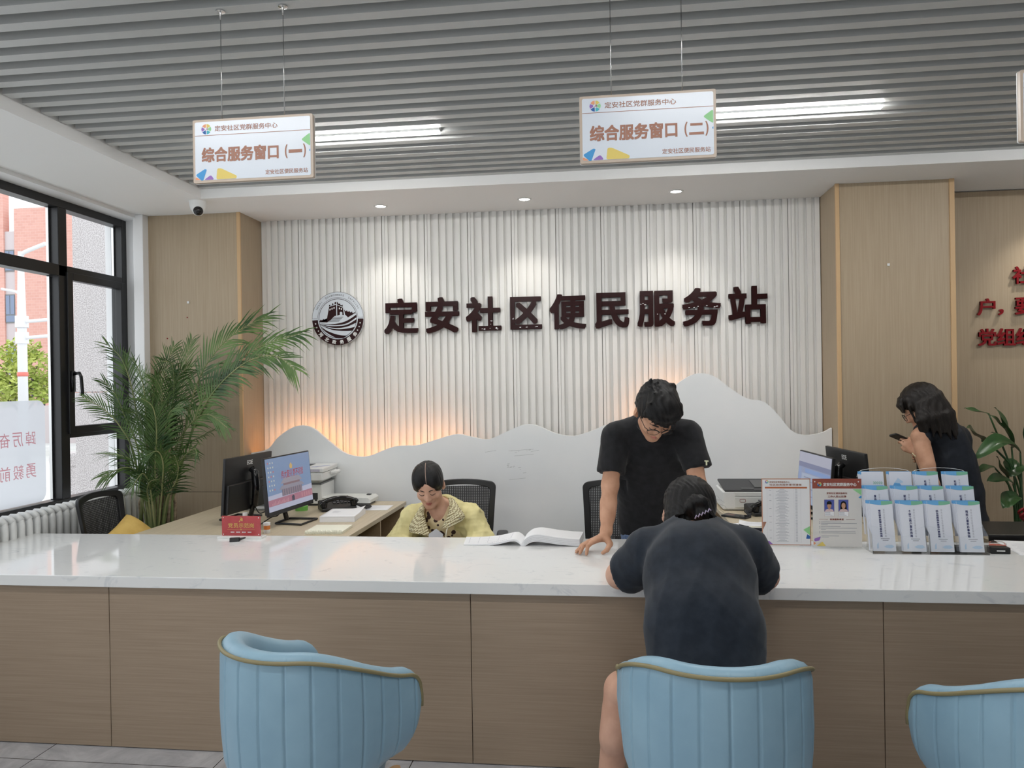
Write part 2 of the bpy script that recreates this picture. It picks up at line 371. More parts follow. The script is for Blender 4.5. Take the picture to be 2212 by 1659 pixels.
# ================================================================ ceiling lamps
tube_m = mat('tube_light', (.9,.9,.9), .5, emit=(1,.985,.96), es=TUBE)
tl0 = thing('tube_light', 'long white tube light in the slatted ceiling behind the left hanging sign', 'ceiling light', (-1.485,3.925,2.945), 0, 'ceiling tube lights')
MB().box((-.635,-.020,.0),(.635,.020,.012)).build('diffuser', tube_m, tl0)
MB().box((-.640,-.023,.008),(.640,.023,.045)).build('housing', 'white_plastic', tl0)
dup(tl0, (.742,3.925,2.945), 0, 'long white tube light in the slatted ceiling behind the middle hanging sign')
for x, y in ((-1.485,1.45),(.742,1.45),(-1.485,-1.0)):
    dup(tl0, (x,y,2.945), 0, 'unseen white tube light added in the slatted ceiling above the visitors')  # out-of-view tubes added to give the room ambient fill
dup(tl0, (2.97,3.925,2.945), 0, 'long white tube light in the slatted ceiling right of the picture')
dl_m = mat('downlight_glow', (.9,.9,.9), .5, emit=(1,.96,.9), es=14)
dlp = [(-1.576,5.264,'left'),(-.537,5.251,'middle'),(.500,5.223,'right')]
d0 = None
for x, y, w_ in dlp+[(3.05,5.30,'far right')]:
    lab = 'round recessed downlight above the white fluted wall, %s of the three' % ('middle one' if w_ == 'middle' else w_+' one') if w_ != 'far right' else 'round recessed downlight above the red lettering wall'
    if d0 is None:
        d0 = thing('downlight', lab, 'downlight', (x,y,ZS), 0, 'recessed downlights')
        MB().prism([(.036*math.cos(a*PI/12), .036*math.sin(a*PI/12)) for a in range(24)], (0,0,-.002), EX, EY, (0,0,.004)).build('lens', dl_m, d0)
        MB().lathe([(.036,-.004),(.042,-.006),(.050,-.002),(.050,0)], (0,0,0), 28).build('rim', 'white_plastic', d0, True)
    else: dup(d0, (x,y,ZS), 0, lab)
    sp = bpy.data.objects.new('downlight_beam', bpy.data.lights.new('downlight_beam', 'SPOT')); COL.objects.link(sp)
    sp.location = (x,y,ZS-.02); sp.data.energy = 9 if w_ != 'far right' else 13; sp.data.spot_size = R(105); sp.data.spot_blend = .7; sp.data.color = (1,.95,.88); sp.data.shadow_soft_size = .04
# security camera
sc_ = thing('security_camera', 'white dome security camera with a black lens under the ceiling corner', 'security camera', (-2.762,4.90,ZS))
MB().lathe([(.0001,0),(.057,0),(.057,-.012),(.055,-.03),(.047,-.06),(.04,-.068)], (0,0,0), 28).build('housing', 'white_plastic', sc_, 40)
m_ = MB(); m_.sphere((.008,-.012,-.062), .040, 24, 14); m_.build('ball', 'white_plastic', sc_, True)
m_ = MB(); m_.sphere((.014,-.022,-.068), .034, 24, 14); m_.build('lens', 'black_gloss', sc_, True)
# ================================================================ outside the window
gm = tex_noise(mat('paving', (.6,.6,.58), .8), sr(196,196,194), sr(212,211,208), (1,1,1), 1.5, 4)
struct(MB().box((-60,-20,.0),(-3.74,60,.30)).build('ground', gm))
M['granite'] = tex_noise(mat('granite', (.6,.6,.6), .5), sr(160,153,152), sr(208,203,202), (1,1,1), 110, 2, .38, .60)
t = thing('stone_column', 'speckled grey granite column outside the left window', 'column', (-4.22,6.6,.30))
for z0, z1 in ((.0,.34),(.345,1.285),(1.29,2.32),(2.325,3.6)): MB().box((-.47-(.06 if z0 == 0 else 0),-.40-(.05 if z0 == 0 else 0),z0),(.50,.40,z1)).build('granite_block', 'granite', t, False, .006)
brick = mat('pink_brick', (.7,.4,.35), .8); N_, L_, b_ = nodes(brick)
_tc = N_.new('ShaderNodeTexCoord'); _mp = N_.new('ShaderNodeMapping'); _mp.inputs['Rotation'].default_value = (PI/2,0,0); _bk = N_.new('ShaderNodeTexBrick'); _bk.inputs['Scale'].default_value = 2.6
_bk.inputs['Color1'].default_value = (*sr(206,156,143),1); _bk.inputs['Color2'].default_value = (*sr(212,164,151),1); _bk.inputs['Mortar'].default_value = (*sr(214,178,167),1); _bk.inputs['Mortar Size'].default_value = .012
L_.new(_tc.outputs['Object'], _mp.inputs[0]); L_.new(_mp.outputs[0], _bk.inputs[0]); L_.new(_bk.outputs[0], b_.inputs['Base Color'])
M['pink_brick'] = brick; M['render_grey'] = mat('render_grey', sr(196,186,186), .8); M['ext_glass'] = mat('ext_glass', sr(120,134,158), .15)
t = thing('brick_building', 'pink brick building across the street with a recessed strip of windows', 'building', (0,0,0))
MB().box((-20.34,24,.3),(-12.5,34,7.93)).build('main_wing', 'pink_brick', t); MB().box((-26.5,23.98,.3),(-20.73,24.25,10.2)).build('left_wing', 'pink_brick', t); MB().box((-20.74,24.04,.3),(-20.30,24.4,7.15)).build('recess_wall', 'render_grey', t)
for z0, z1 in ((5.75,6.5),(3.95,4.95),(2.2,3.1)):
    m_ = MB(); m_.box((-20.72,24.01,z0),(-20.36,24.06,z1)); w_ = m_.build('window', 'mid_grey', t)
    m_ = MB(); m_.box((-20.70,24.0,z0+.30),(-20.56,24.02,z1-.04)); m_.box((-20.53,24.0,z0+.30),(-20.38,24.02,z1-.04)); m_.box((-20.70,24.0,z0+.04),(-20.38,24.02,z0+.26)); m_.build('pane', 'ext_glass', w_)
t = thing('street_lamp', 'white street lamp post with two arms outside the left window', 'street lamp', (-10.05,12.0,.30))
M['lamp_white'] = mat('lamp_white', (.70,.70,.71), .4)
m_ = MB(); m_.tube([(0,0,0),(0,0,2.3),(0,0,3.72)], [.085,.075,.045], 14); m_.build('post', 'lamp_white', t, True)
m_ = MB(); m_.tube(spline([(0,0,3.55),(.03,-.01,3.66),(.12,-.03,3.71),(.55,-.1,3.82)], 6), .035, 10); m_.build('lamp_arm', 'lamp_white', t, True)
m_ = MB(); m_.tube(spline([(0,0,2.85),(-.03,.01,2.98),(-.12,.02,3.03),(-.42,.05,3.09)], 6), [.03]*12+[.022]*7, 10); m_.build('lamp_arm', 'lamp_white', t, True)
for z in (2.5,2.22):
    m_ = MB(); m_.tube([(0,0,z-.10),(0,0,z+.10)], .105, 14); m_.tube([(.05,-.01,z),(.62,-.08,z+.02)], .03, 8); m_.build('sign_bracket', 'lamp_white', t, 50)
m_ = MB(); m_.tube([(0,0,1.55),(0,0,1.62)], .0865, 14); m_.build('red_band', mat('band_red', sr(220,120,110), .5), t, True)
# tree
M['tree_leaf'] = tex_noise(mat('tree_leaf', (.4,.5,.1), .6), sr(140,160,70), sr(190,198,104), (1,1,1), 3, 3)
M['bark'] = mat('bark', (.12,.09,.07), .9)
def leafy(rng, c, r, n, size, m_):
    for _ in range(n):
        while True:
            q = Vector((rng.uniform(-1,1), rng.uniform(-1,1), rng.uniform(-1,1)))
            if .35 < q.length < 1: break
        p = Vector(c)+Vector((q.x*r[0], q.y*r[1], q.z*r[2])); a = Vector((rng.uniform(-1,1), rng.uniform(-1,1), rng.uniform(-.6,.6))).normalized(); b = a.orthogonal().normalized()
        s = size*rng.uniform(.6,1.3); m_.add([p-a*s, p+b*s*.4, p+a*s, p-b*s*.4], [(0,1,2,3)])
def tree(c, blobs, label, seed):
    t = thing('street_tree', label, 'tree', c); rng = random.Random(seed)
    m_ = MB(); m_.tube([(0,0,0),(.03,0,.7),(0,.02,1.4)], [.07,.055,.03], 8)
    for bx, by, bz, r in blobs: m_.tube([(.02,0,.8),(bx*.5,by*.5,(.8+bz)/2),(bx,by,bz)], [.035,.02,.008], 6)
    m_.build('trunk', 'bark', t, True)
    m_ = MB()
    for bx, by, bz, r in blobs: leafy(rng, (bx,by,bz), (r,r,r*.7), int(420*r/.5), .065, m_)
    m_.build('foliage', 'tree_leaf', t)
tree((-11.75,14,.30), [(0,0,2.1,.40),(-.45,.1,1.75,.42),(.35,0,1.8,.42),(.05,-.1,1.45,.5),(-.4,0,1.25,.42),(.42,.1,1.3,.4),(-.75,0,1.5,.35)], 'yellow green young tree behind the white lamp post', 5)
tree((-10.2,14.8,.30), [(0,0,2.6,.5),(-.35,.1,2.1,.45),(.35,0,1.9,.5),(0,0,1.5,.5)], 'green tree seen between the casement frame and the granite column', 6)
fe = thing('iron_fence', 'dark iron fence with a low kerb before the brick building', 'fence', (0,0,0))
m_ = MB(); m_.box((-17.5,16.9,.30),(-9.5,17.2,1.22)); m_.build('kerb', 'render_grey', fe)
for i in range(48): MB().box((-17.4+.16*i,17.03,1.22),(-17.37+.16*i,17.06,1.95)).build('bar', 'dark_grey', fe)
m_ = MB(); m_.box((-17.5,17.03,1.80),(-9.5,17.06,1.84)); m_.box((-17.5,17.03,1.30),(-9.5,17.06,1.34)); m_.build('rail', 'dark_grey', fe)
t = thing('stone_bollard', 'stacked round stone planter outside beside the granite column', 'planter', (-6.20,8.05,.30))
for z0, z1, r in ((0,.22,.16),(.22,.44,.15),(.44,.58,.17)): MB().lathe([(.0001,z0),(r,z0),(r+.01,(z0+z1)/2),(r,z1),(.0001,z1)], (0,0,0), 20).build('stone_ring', 'granite', t, 50)
# ================================================================ wavy panel, emblem, wall characters
prof = [(-2.70,1.135),(-2.427,1.163),(-2.348,1.246),(-2.242,1.315),(-2.155,1.331),(-2.069,1.301),(-1.967,1.217),(-1.865,1.14),(-1.763,1.107),(-1.661,1.113),(-1.491,1.175),(-1.323,1.184),(-1.189,1.222),(-1.039,1.26),(-.925,1.24),(-.81,1.223),(-.679,1.277),(-.565,1.321),(-.469,1.317),(-.341,1.262),(-.214,1.242),(-.087,1.279),(.008,1.316),(.118,1.325),(.227,1.355),(.353,1.464),(.478,1.582),(.571,1.643),(.647,1.66),(.738,1.634),(.843,1.551),(.947,1.485),(1.052,1.462),(1.14,1.378),(1.228,1.269),(1.316,1.238),(1.419,1.252),(1.484,1.285)]
k_ = 1.0308
prof = [(x*k_, 1.62+(z-1.62)*k_) for x, z in prof]; prof[0] = (-2.632, prof[0][1])
cv = [(p.x, p.y) for p in spline(prof, 5)]
mp = thing('wavy_panel', 'low white panel cut in a mountain silhouette before the fluted wall', 'wall panel', (0,0,0))
m_ = MB(); ra = [(x, 5.36, z) for x, z in cv]; rb = [(x, 5.39, z) for x, z in cv]; n = len(cv)
v = [(x,5.36,.0) for x, z in cv]+ra+rb+[(x,5.39,0) for x, z in cv]
f = []
for i in range(n-1): f += [(i,i+1,n+i+1,n+i),(n+i,n+i+1,2*n+i+1,2*n+i),(2*n+i,2*n+i+1,3*n+i+1,3*n+i)]
f += [(0,n,2*n,3*n),(n-1,4*n-1,3*n-1,2*n-1)]
m_.add(v, f); m_.build('panel', tex_noise(mat('panel_paint', (.8,.8,.8), .5), sr(236,239,240), sr(242,243,243), (1,1,1), 2, 3), mp)
lam = mat('led_glow', (.9,.5,.2), .5, emit=(1,.42,.14), es=8)
for a, b in ((2, 66), (118, 134)):
    s_ = MB(); s_.tube([(x,5.415,z-.045) for x, z in cv[a:b]], .008, 6); s_.build('light_strip', lam, mp)
M['scuff'] = mat('scuff', (.42,.43,.43), .8)
for cx, cz, k in ((-.62,1.13,3),(-.55,1.11,2),(-.66,1.03,4),(-.67,1.02,3),(-.60,.98,2),(.18,1.33,1)):
    for _ in range(k):
        a = cx+random.uniform(-.05,.05); b = cz+random.uniform(-.025,.025); w_ = random.uniform(.002,.012); h_ = random.uniform(.0008,.002)
        MB().quad((a-w_,5.3592,b-h_),(a+w_,5.3592,b-h_*.4+w_*.2),(a+w_,5.3592,b+h_+w_*.2),(a-w_,5.3592,b+h_)).build('scuff_mark', 'scuff', mp)
for a, b, w_ in ((-.82,1.118,.04),(-.60,1.126,.09),(-.58,1.09,.07),(-.63,.92,.06),(-.5,1.12,.03)):
    MB().quad((a-w_,5.3592,b),(a+w_,5.3592,b+.012),(a+w_,5.3592,b+.0135),(a-w_,5.3592,b+.0015)).build('scuff_mark', 'scuff', mp)
# round emblem
em = thing('wall_emblem', 'round maroon and silver emblem with a fortress wall left of the big characters', 'emblem', (-2.011,5.588,2.125))
Rm = .2028
def arc(r, a0, a1, n=24): return [(r*math.cos(R(a0+(a1-a0)*i/n)), r*math.sin(R(a0+(a1-a0)*i/n))) for i in range(n+1)]
EF = (0,-.040,0)
m_ = MB(); m_.prism(arc(Rm,0,359,60), (0,-.040,0), EX, EZ, (0,.018,0)); m_.build('disc', mat('emblem_silver', sr(206,213,220), .18, 0, .5, coat=.5), em)
m_ = MB()
yf = -.0408
def ring(m2, r0, r1, a0, a1, n=36, y=yf): 
    p0 = arc(r0,a0,a1,n); p1 = arc(r1,a0,a1,n)
    for i in range(n): m2.add([(p0[i][0],y,p0[i][1]),(p1[i][0],y,p1[i][1]),(p1[i+1][0],y,p1[i+1][1]),(p0[i+1][0],y,p0[i+1][1])],[(0,1,2,3)])
ring(m_, .158, Rm, 183, 360-1.5+0)
ring(m_, Rm-.002, Rm, 0, 180); ring(m_, .158, .160, 2, 178)
ring(m_, .147, .1505, 0, 360, 60)
m_.quad((-Rm,yf,.001),(-.158,yf,.001),(-.158,yf,.003),(-Rm,yf,.003)); m_.quad((.158,yf,.004),(Rm,yf,.004),(Rm,yf,.006),(.158,yf,.006))
# emblem drawing: pixel frame of the emblem (centre 768,855; radius 615 px)
def E_(pts): return [((x-768)/615*Rm, (855-y)/615*Rm) for x, y in pts]
def draw(pts, y=yf): m_.flat(E_(pts), (0,y,0), EX, EZ)
draw([(510,845),(560,610),(562,585),(735,535),(735,790),(690,800),(600,885),(512,940),(330,930)])
draw([(560,580),(565,540),(590,530),(600,560),(635,545),(640,505),(662,500),(668,535),(697,525),(700,480),(735,470),(735,515)])
draw([(752,470),(770,475),(775,505),(805,515),(812,510),(830,515),(835,540),(870,555),(880,540),(892,545),(890,590),(752,530)])
draw([(757,545),(895,610),(917,780),(880,775),(880,720),(850,700),(820,715),(820,770),(757,790)])
draw([(925,660),(940,665),(945,685),(972,690),(978,675),(998,680),(1000,700),(1030,708),(1036,688),(1056,692),(1060,715),(1090,725),(1098,705),(1118,712),(1120,735),(1150,740),(1158,722),(1185,728),(1190,740),(1015,835),(945,770)])
draw([(330,905),(345,900),(345,880),(370,875),(375,890),(410,880),(415,860),(432,860),(440,875),(510,845),(515,915),(330,930)])
def band(top, bot, n=10):
    a = [(p.x,p.y) for p in spline(top, n)]; b = [(p.x,p.y) for p in spline(bot, n)]
    for i in range(len(a)-1): draw([b[i], b[i+1], a[i+1], a[i]])
band([(345,960),(560,985),(800,965),(1000,905),(1215,775)], [(345,962),(560,1000),(800,1005),(1000,965),(1215,840)])
band([(340,975),(560,1025),(800,1030),(1000,1000),(1220,880)], [(340,985),(600,1060),(800,1075),(1000,1045),(1215,960)])
band([(350,995),(600,1080),(800,1105),(1000,1090),(1170,1060)], [(350,1000),(600,1105),(800,1140),(1000,1150),(1110,1145)])
band([(360,1030),(500,1130),(700,1210),(850,1245),(1000,1255)], [(365,1040),(450,1140),(600,1240),(750,1310),(900,1310)])
for i in range(5): draw([(690-40*i,825+22*i),(900-25*i,822+24*i),(900-25*i,830+24*i),(660-40*i,833+22*i)])
m_.build('drawing', 'maroon', em)
m_ = MB()
for i in range(3): draw([(575+48*i,630-18*i),(600+48*i,622-18*i),(600+48*i,660-18*i),(575+48*i,668-18*i)], yf-.0004)
for i in range(2): draw([(800+48*i,600+18*i),(825+48*i,608+18*i),(825+48*i,645+18*i),(800+48*i,637+18*i)], yf-.0004)
for sx in (-1,1):
    for j in range(3):
        a = R(-12-9.5*j) if sx > 0 else R(192+9.5*j)
        c0 = (.180*math.cos(a), .180*math.sin(a))
        m_.flat([(c0[0]+(.0075 if q % 2 == 0 else .003)*math.sin(q*PI/5), c0[1]+(.0075 if q % 2 == 0 else .003)*math.cos(q*PI/5)) for q in range(10)], (0,yf-.0006,0), EX, EZ)
for i, ch in enumerate('河北政务服务'):
    a = 222+i*(318-222)/5; t = R(a+90); c0 = Vector((.181*math.cos(R(a)), yf-.0006, .181*math.sin(R(a))))
    text_into(m_, ch, c0, (math.cos(t),0,math.sin(t)), (-math.sin(t),0,math.cos(t)), None, .030, None, 0, .03, 2)
m_.build('white_marking', 'white_plastic', em)
m_ = MB(); s_ = 'Hebei  Government  Services'
for i, ch in enumerate(s_):
    if ch == ' ': continue
    a = 155-i*(155-25)/(len(s_)-1); t = R(a-90); up = .016 if ch in 'HGSbtidf' else .0115
    c0 = Vector((.1795*math.cos(R(a)), yf-.0006, .1795*math.sin(R(a))))
    text_into(m_, ch, c0, (math.cos(t),0,math.sin(t)), (-math.sin(t),0,math.cos(t)), None, up, None, 0, 0, 2)
m_.build('ring_lettering', mat('grey_ink', (.06,.06,.07), .5), em)
# nine big characters
names = [('定','first'),('安','second'),('社','third'),('区','fourth'),('便','fifth'),('民','sixth'),('服','seventh'),('务','eighth'),('站','ninth')]
bx = [(-1.552,-1.315,1.983,2.22),(-1.251,-1.021,1.982,2.221),(-.958,-.721,1.982,2.216),(-.642,-.434,1.994,2.207),(-.366,-.126,1.987,2.218),(-.053,.168,1.986,2.218),(.237,.477,1.991,2.222),(.539,.784,1.987,2.232),(.845,1.087,1.995,2.235)]
PEEL = {'社':[(.45,.05,.95,.10,7),(.66,.14,.76,.30,3)],'区':[(.30,.02,.9,.07,4),(.03,.25,.09,.35,2)],'服':[(.04,.62,.30,.66,3),(.52,.30,.9,.36,3)],'务':[(.05,.48,.4,.52,3),(.62,.48,.95,.55,3)]}
for (ch, w_), (a, b, c_, d) in zip(names, bx):
    a *= 1.0592; b *= 1.0592; c_ = 1.62+(c_-1.62)*1.0592; d = 1.62+(d-1.62)*1.0592
    m_ = MB(); text_into(m_, ch, ((a+b)/2,5.553,(c_+d)/2), EX, EZ, b-a, d-c_, (0,.022,0), 0, .032, 4)
    o = m_.build('wall_character', 'maroon')
    if ch in PEEL:
        rq = random.Random(ord(ch))
        for (u0, v0, u1, v1, k) in PEEL[ch]:
            for _ in range(k):
                x = a+(b-a)*rq.uniform(u0,u1); z = c_+(d-c_)*rq.uniform(v0,v1); s_ = rq.uniform(.004,.010)
                pl = MB(); pl.flat([(s_*rq.uniform(.5,1.2)*math.cos(q*PI/3), .45*s_*rq.uniform(.3,1.3)*math.sin(q*PI/3)) for q in range(6)], (x,5.5515,z), EX, EZ); pl.build('peeling_film', 'paper', o)
    tag(o, 'dark maroon character %s, %s of nine on the fluted wall' % (ch, w_), 'wall character', 'big maroon characters on the fluted wall'); rebase(o)
for ch, x, z, s, lab in (('社',2.858,2.300,.116,'topmost row'),('户',2.624,2.088,.112,'start of the middle row'),('，',2.718,2.050,.036,'after 户 in the middle row'),('要',2.868,2.088,.112,'middle row beyond the comma'),('党',2.628,1.878,.114,'start of the bottom row'),('组',2.750,1.878,.114,'second in the bottom row'),('织',2.872,1.878,.114,'third in the bottom row')):
    m_ = MB(); text_into(m_, ch, (x,5.570,z), EX, EZ, s if ch != '，' else .028, s, (0,.016,0), 0, .022, 3)
    o = m_.build('wall_character', 'red_letter'); tag(o, 'red character %s on the wood wall at right, %s' % (ch, lab), 'wall character', 'red characters on the wood wall'); rebase(o)
dot('tape_square','white_plastic', -3.05,5.255,2.247,.008,'small white tape square on the left wood pilaster','tape')
dot('tape_square','white_plastic', 1.86,5.220,2.352,.008,'small white tape square on the right wood pilaster','tape')
dot('sticker_dot','red_letter', -3.06,5.256,2.135,.005,'small red dot sticker on left pilaster, upper one','sticker', True)
dot('sticker_dot','red_letter', -3.22,5.256,1.983,.005,'small red dot sticker on left pilaster, lower one','sticker', True)
# ================================================================ hanging signs
def wedge_logo(m2, c, r, fr, off=0.0):
    """six coloured wedges; material indices 0..5"""
    o, ux, uy = fr
    for i in range(6):
        a0 = 90+60*i+4; a1 = 90+60*(i+1)-4
        pts = [(c[0]+r*.36*math.cos(R(a0+6)), c[1]+r*.36*math.sin(R(a0+6))),(c[0]+r*math.cos(R(a0)), c[1]+r*math.sin(R(a0))),(c[0]+r*1.02*math.cos(R((a0+a1)/2)), c[1]+r*1.02*math.sin(R((a0+a1)/2))),(c[0]+r*math.cos(R(a1)), c[1]+r*math.sin(R(a1))),(c[0]+r*.36*math.cos(R(a1-6)), c[1]+r*.36*math.sin(R(a1-6)))]
        m2.flat(pts, o, ux, uy, i)
LOGO = ['tri_orange','tri_purple','tri_deepblue','tri_teal','tri_green','tri_yellow']
def hanging_sign(cx, num, label):
    Wd, Hd = .446, .224; zc = 2.4595
    t = thing('hanging_sign', label, 'sign', (cx,2.55,zc-Hd/2), 0, 'hanging window signs')
    m2 = MB(); m2.prism(rrect(-Wd/2,0,Wd/2,Hd,.006), (0,.010,0), EX, EZ, (0,-.020,0)); m2.build('frame', 'sign_tan', t)
    m2 = MB(); m2.prism(rrect(-Wd/2-.001,-.001,Wd/2+.001,Hd+.001,.006), (0,.011,0), EX, EZ, (0,-.004,0)); m2.build('back_plate', 'white_plastic', t)
    m2 = MB(); m2.prism(rrect(-Wd/2+.0085,.0085,Wd/2-.0085,Hd-.0085,.006), (0,-.0101,0), EX, EZ, (0,-.001,0)); m2.build('face', 'sign_face', t)
    P = lambda u, v: ((u-.5)*Wd, v*Hd)
    o = (0,-.0116,0); br = MB()
    x0, y0 = P(.02,.745); x1, _ = P(.98,.745); br.quad((x0,o[1],y0-.0009),(x1,o[1],y0-.0009),(x1,o[1],y0+.0009),(x0,o[1],y0+.0009))
    def tx(s, u0, u1, v, h, wt, sp=1.0):
        a, z = P((u0+u1)/2, v); text_into(br, s, (a,o[1],z), EX, EZ, (u1-u0)*Wd, h*Hd, None, 0, wt, 3, 1, sp)
    tx('定安社区党群服务中心', .188,.712,.848,.088,.012)
    tx('综合服务窗口', .078,.715,.435,.222,.035)
    tx('(', .772,.790,.425,.21,.02); tx(num, .808,.905,.425,.025 if num == '一' else .150,.05); tx(')', .923,.941,.425,.21,.02)
    if num == '': pass
    tx('定安社区便民服务站', .607,.956,.118,.074,.012); br.build('lettering', 'sign_brown', t)
    shapes = [('tri_blue',[(.0205,.125),(.10,.215),(.117,.205),(.085,.035),(.070,.032)]),('tri_orange',[(.0205,.095),(.068,.042),(.0205,.042)]),('tri_purple',[(.092,.042),(.150,.118),(.178,.042)]),('tri_yellow',[(.195,.042),(.205,.215),(.235,.215),(.368,.085),(.365,.042)]),('tri_green',[(.905,.60),(.978,.70),(.978,.49)]),('tri_blue',[(.968,.425),(.978,.455),(.978,.405)])]
    for mn, pts in shapes: MB().flat(round_poly([P(*q) for q in pts], .007), o, EX, EZ).build('decor_shape', mn, t)
    lg = MB(); c0 = P(.117,.845); wedge_logo(lg, c0, .0185, (o,EX,EZ)); text_into(lg, '☭', (c0[0]+.001,o[1]-.0002,c0[1]), EX, EZ, None, .011, None, 6); lg.build('logo', LOGO+['red_letter'], t)
    for s in (-1,1):
        x = s*.1165
        wr_ = MB(); wr_.tube([(x,0,Hd),(x,0,ZB-(zc-Hd/2)-.03)], .0016, 6); wr_.build('wire', 'steel', t, True)
        cp = MB(); top = ZB-(zc-Hd/2)
        cp.lathe([(.0001,-.034),(.0035,-.033),(.0045,-.012),(.006,-.008),(.0165,-.005),(.0165,-.0005),(.0001,0)], (x,0,top), 20)
        cap = cp.build('ceiling_cup', 'steel', t, 50)
    return t
hanging_sign(-1.2235, '一', 'small hanging sign for service window one, leftmost below the ceiling')
hanging_sign(.153, '二', 'small hanging sign for service window two, middle one below the ceiling')
hanging_sign(1.527, '三', 'hanging sign cut off at the right edge of the picture')
# ================================================================ service counter
cb = thing('service_counter', 'long wood panelled front of the service counter', 'counter', (0,0,0))
seams = [-3.30,-2.234,-.579,1.086,2.741,3.60]
MB().box((-3.28,3.172,.0),(3.58,3.20,.729)).build('carcass', 'white_plastic', cb)
for a, b in zip(seams[:-1], seams[1:]): MB().box((a+.0015,3.153,.004),(b-.0015,3.173,.7295)).build('front_panel', 'wood_h', cb, False, .001, 1)
MB().box((-3.28,3.20,.68),(3.58,3.98,.729)).build('rear_apron', 'wood_h', cb)
for x in (-3.28,-1.40,.66,3.56): MB().box((x,3.20,0),(x+.02,3.95,.68)).build('support', 'wood_h', cb)
tag(MB().box((-3.32,3.122,.7305),(3.62,4.033,.780)).build('counter_worktop', 'quartz', None, False, .003), 'long glossy white quartz worktop of the service counter', 'worktop')
# ================================================================ staff desks
def staff_desk(x0, x1, y0, y1, label, side):
    t = thing('staff_desk', label, 'desk', (0,0,0)); D = .780
    MB().box((x0,y0,D-.027),(x1,y1,D)).build('desktop', ['desk_wood'], t, False, .0015)
    xs = x1-.012 if side > 0 else x0+.012
    xi = xs-.35*side
    lo, hi = min(xs,xi), max(xs,xi)
    c_ = MB(); c_.box((lo,y0+.02,.06),(hi,y0+.04,D-.027)); c_.box((lo,4.66,.06),(hi,4.678,D-.027)); c_.box((lo,y1-.03,.06),(hi,y1-.01,D-.027)); c_.box((lo,y0+.02,.04),(hi,y1-.01,.06))
    ib = xi if side > 0 else xi-.02
    c_.box((ib,y0+.02,.04),(ib+.02,y1-.01,D-.027)); c_.box((lo,y0+.04,.575),(hi,4.66,.593)); c_.box((lo,4.678,.46),(hi,y1-.03,.478))
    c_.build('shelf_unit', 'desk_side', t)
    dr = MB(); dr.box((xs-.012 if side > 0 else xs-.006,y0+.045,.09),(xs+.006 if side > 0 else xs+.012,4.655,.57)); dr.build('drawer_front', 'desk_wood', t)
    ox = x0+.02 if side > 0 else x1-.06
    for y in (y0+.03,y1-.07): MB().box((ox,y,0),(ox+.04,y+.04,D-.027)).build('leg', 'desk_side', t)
    return t
staff_desk(-2.70,-1.42,4.040,5.26,'light wood staff desk behind the counter at left with two monitors',1)
staff_desk(.712,1.60,4.040,5.26,'light wood staff desk behind the counter at right',-1)
# ================================================================ blue tub chairs
M['leather'] = tex_noise(mat('leather', (.3,.5,.6), .38, 0, .4), sr(136,170,190), sr(148,182,200), (1,1,1), 6, 4, .3, .7, .03)
M['piping'] = mat('piping', sr(138,128,92), .45)
M['leg_wood'] = mat('leg_wood', sr(196,150,100), .45)
def tub_path(s):      # s in -1..1 along the U, returns point and outward normal (chair faces +Y)
    r = .262; La = .215; Lh = PI*r/2+La; d = s*Lh; g = 1 if d >= 0 else -1; d = abs(d)
    if d <= PI*r/2:
        a = d/r; return Vector((g*r*math.sin(a), -r*math.cos(a), 0)), Vector((g*math.sin(a), -math.cos(a), 0))
    q = d-PI*r/2; return Vector((g*(r+q*.02), q, 0)), Vector((g, -.02, 0))
def tub_h(s):
    a = abs(s); t = min(1, max(0, (a-.28)/.72)); t = t*t*(3-2*t); return .842-.140*t
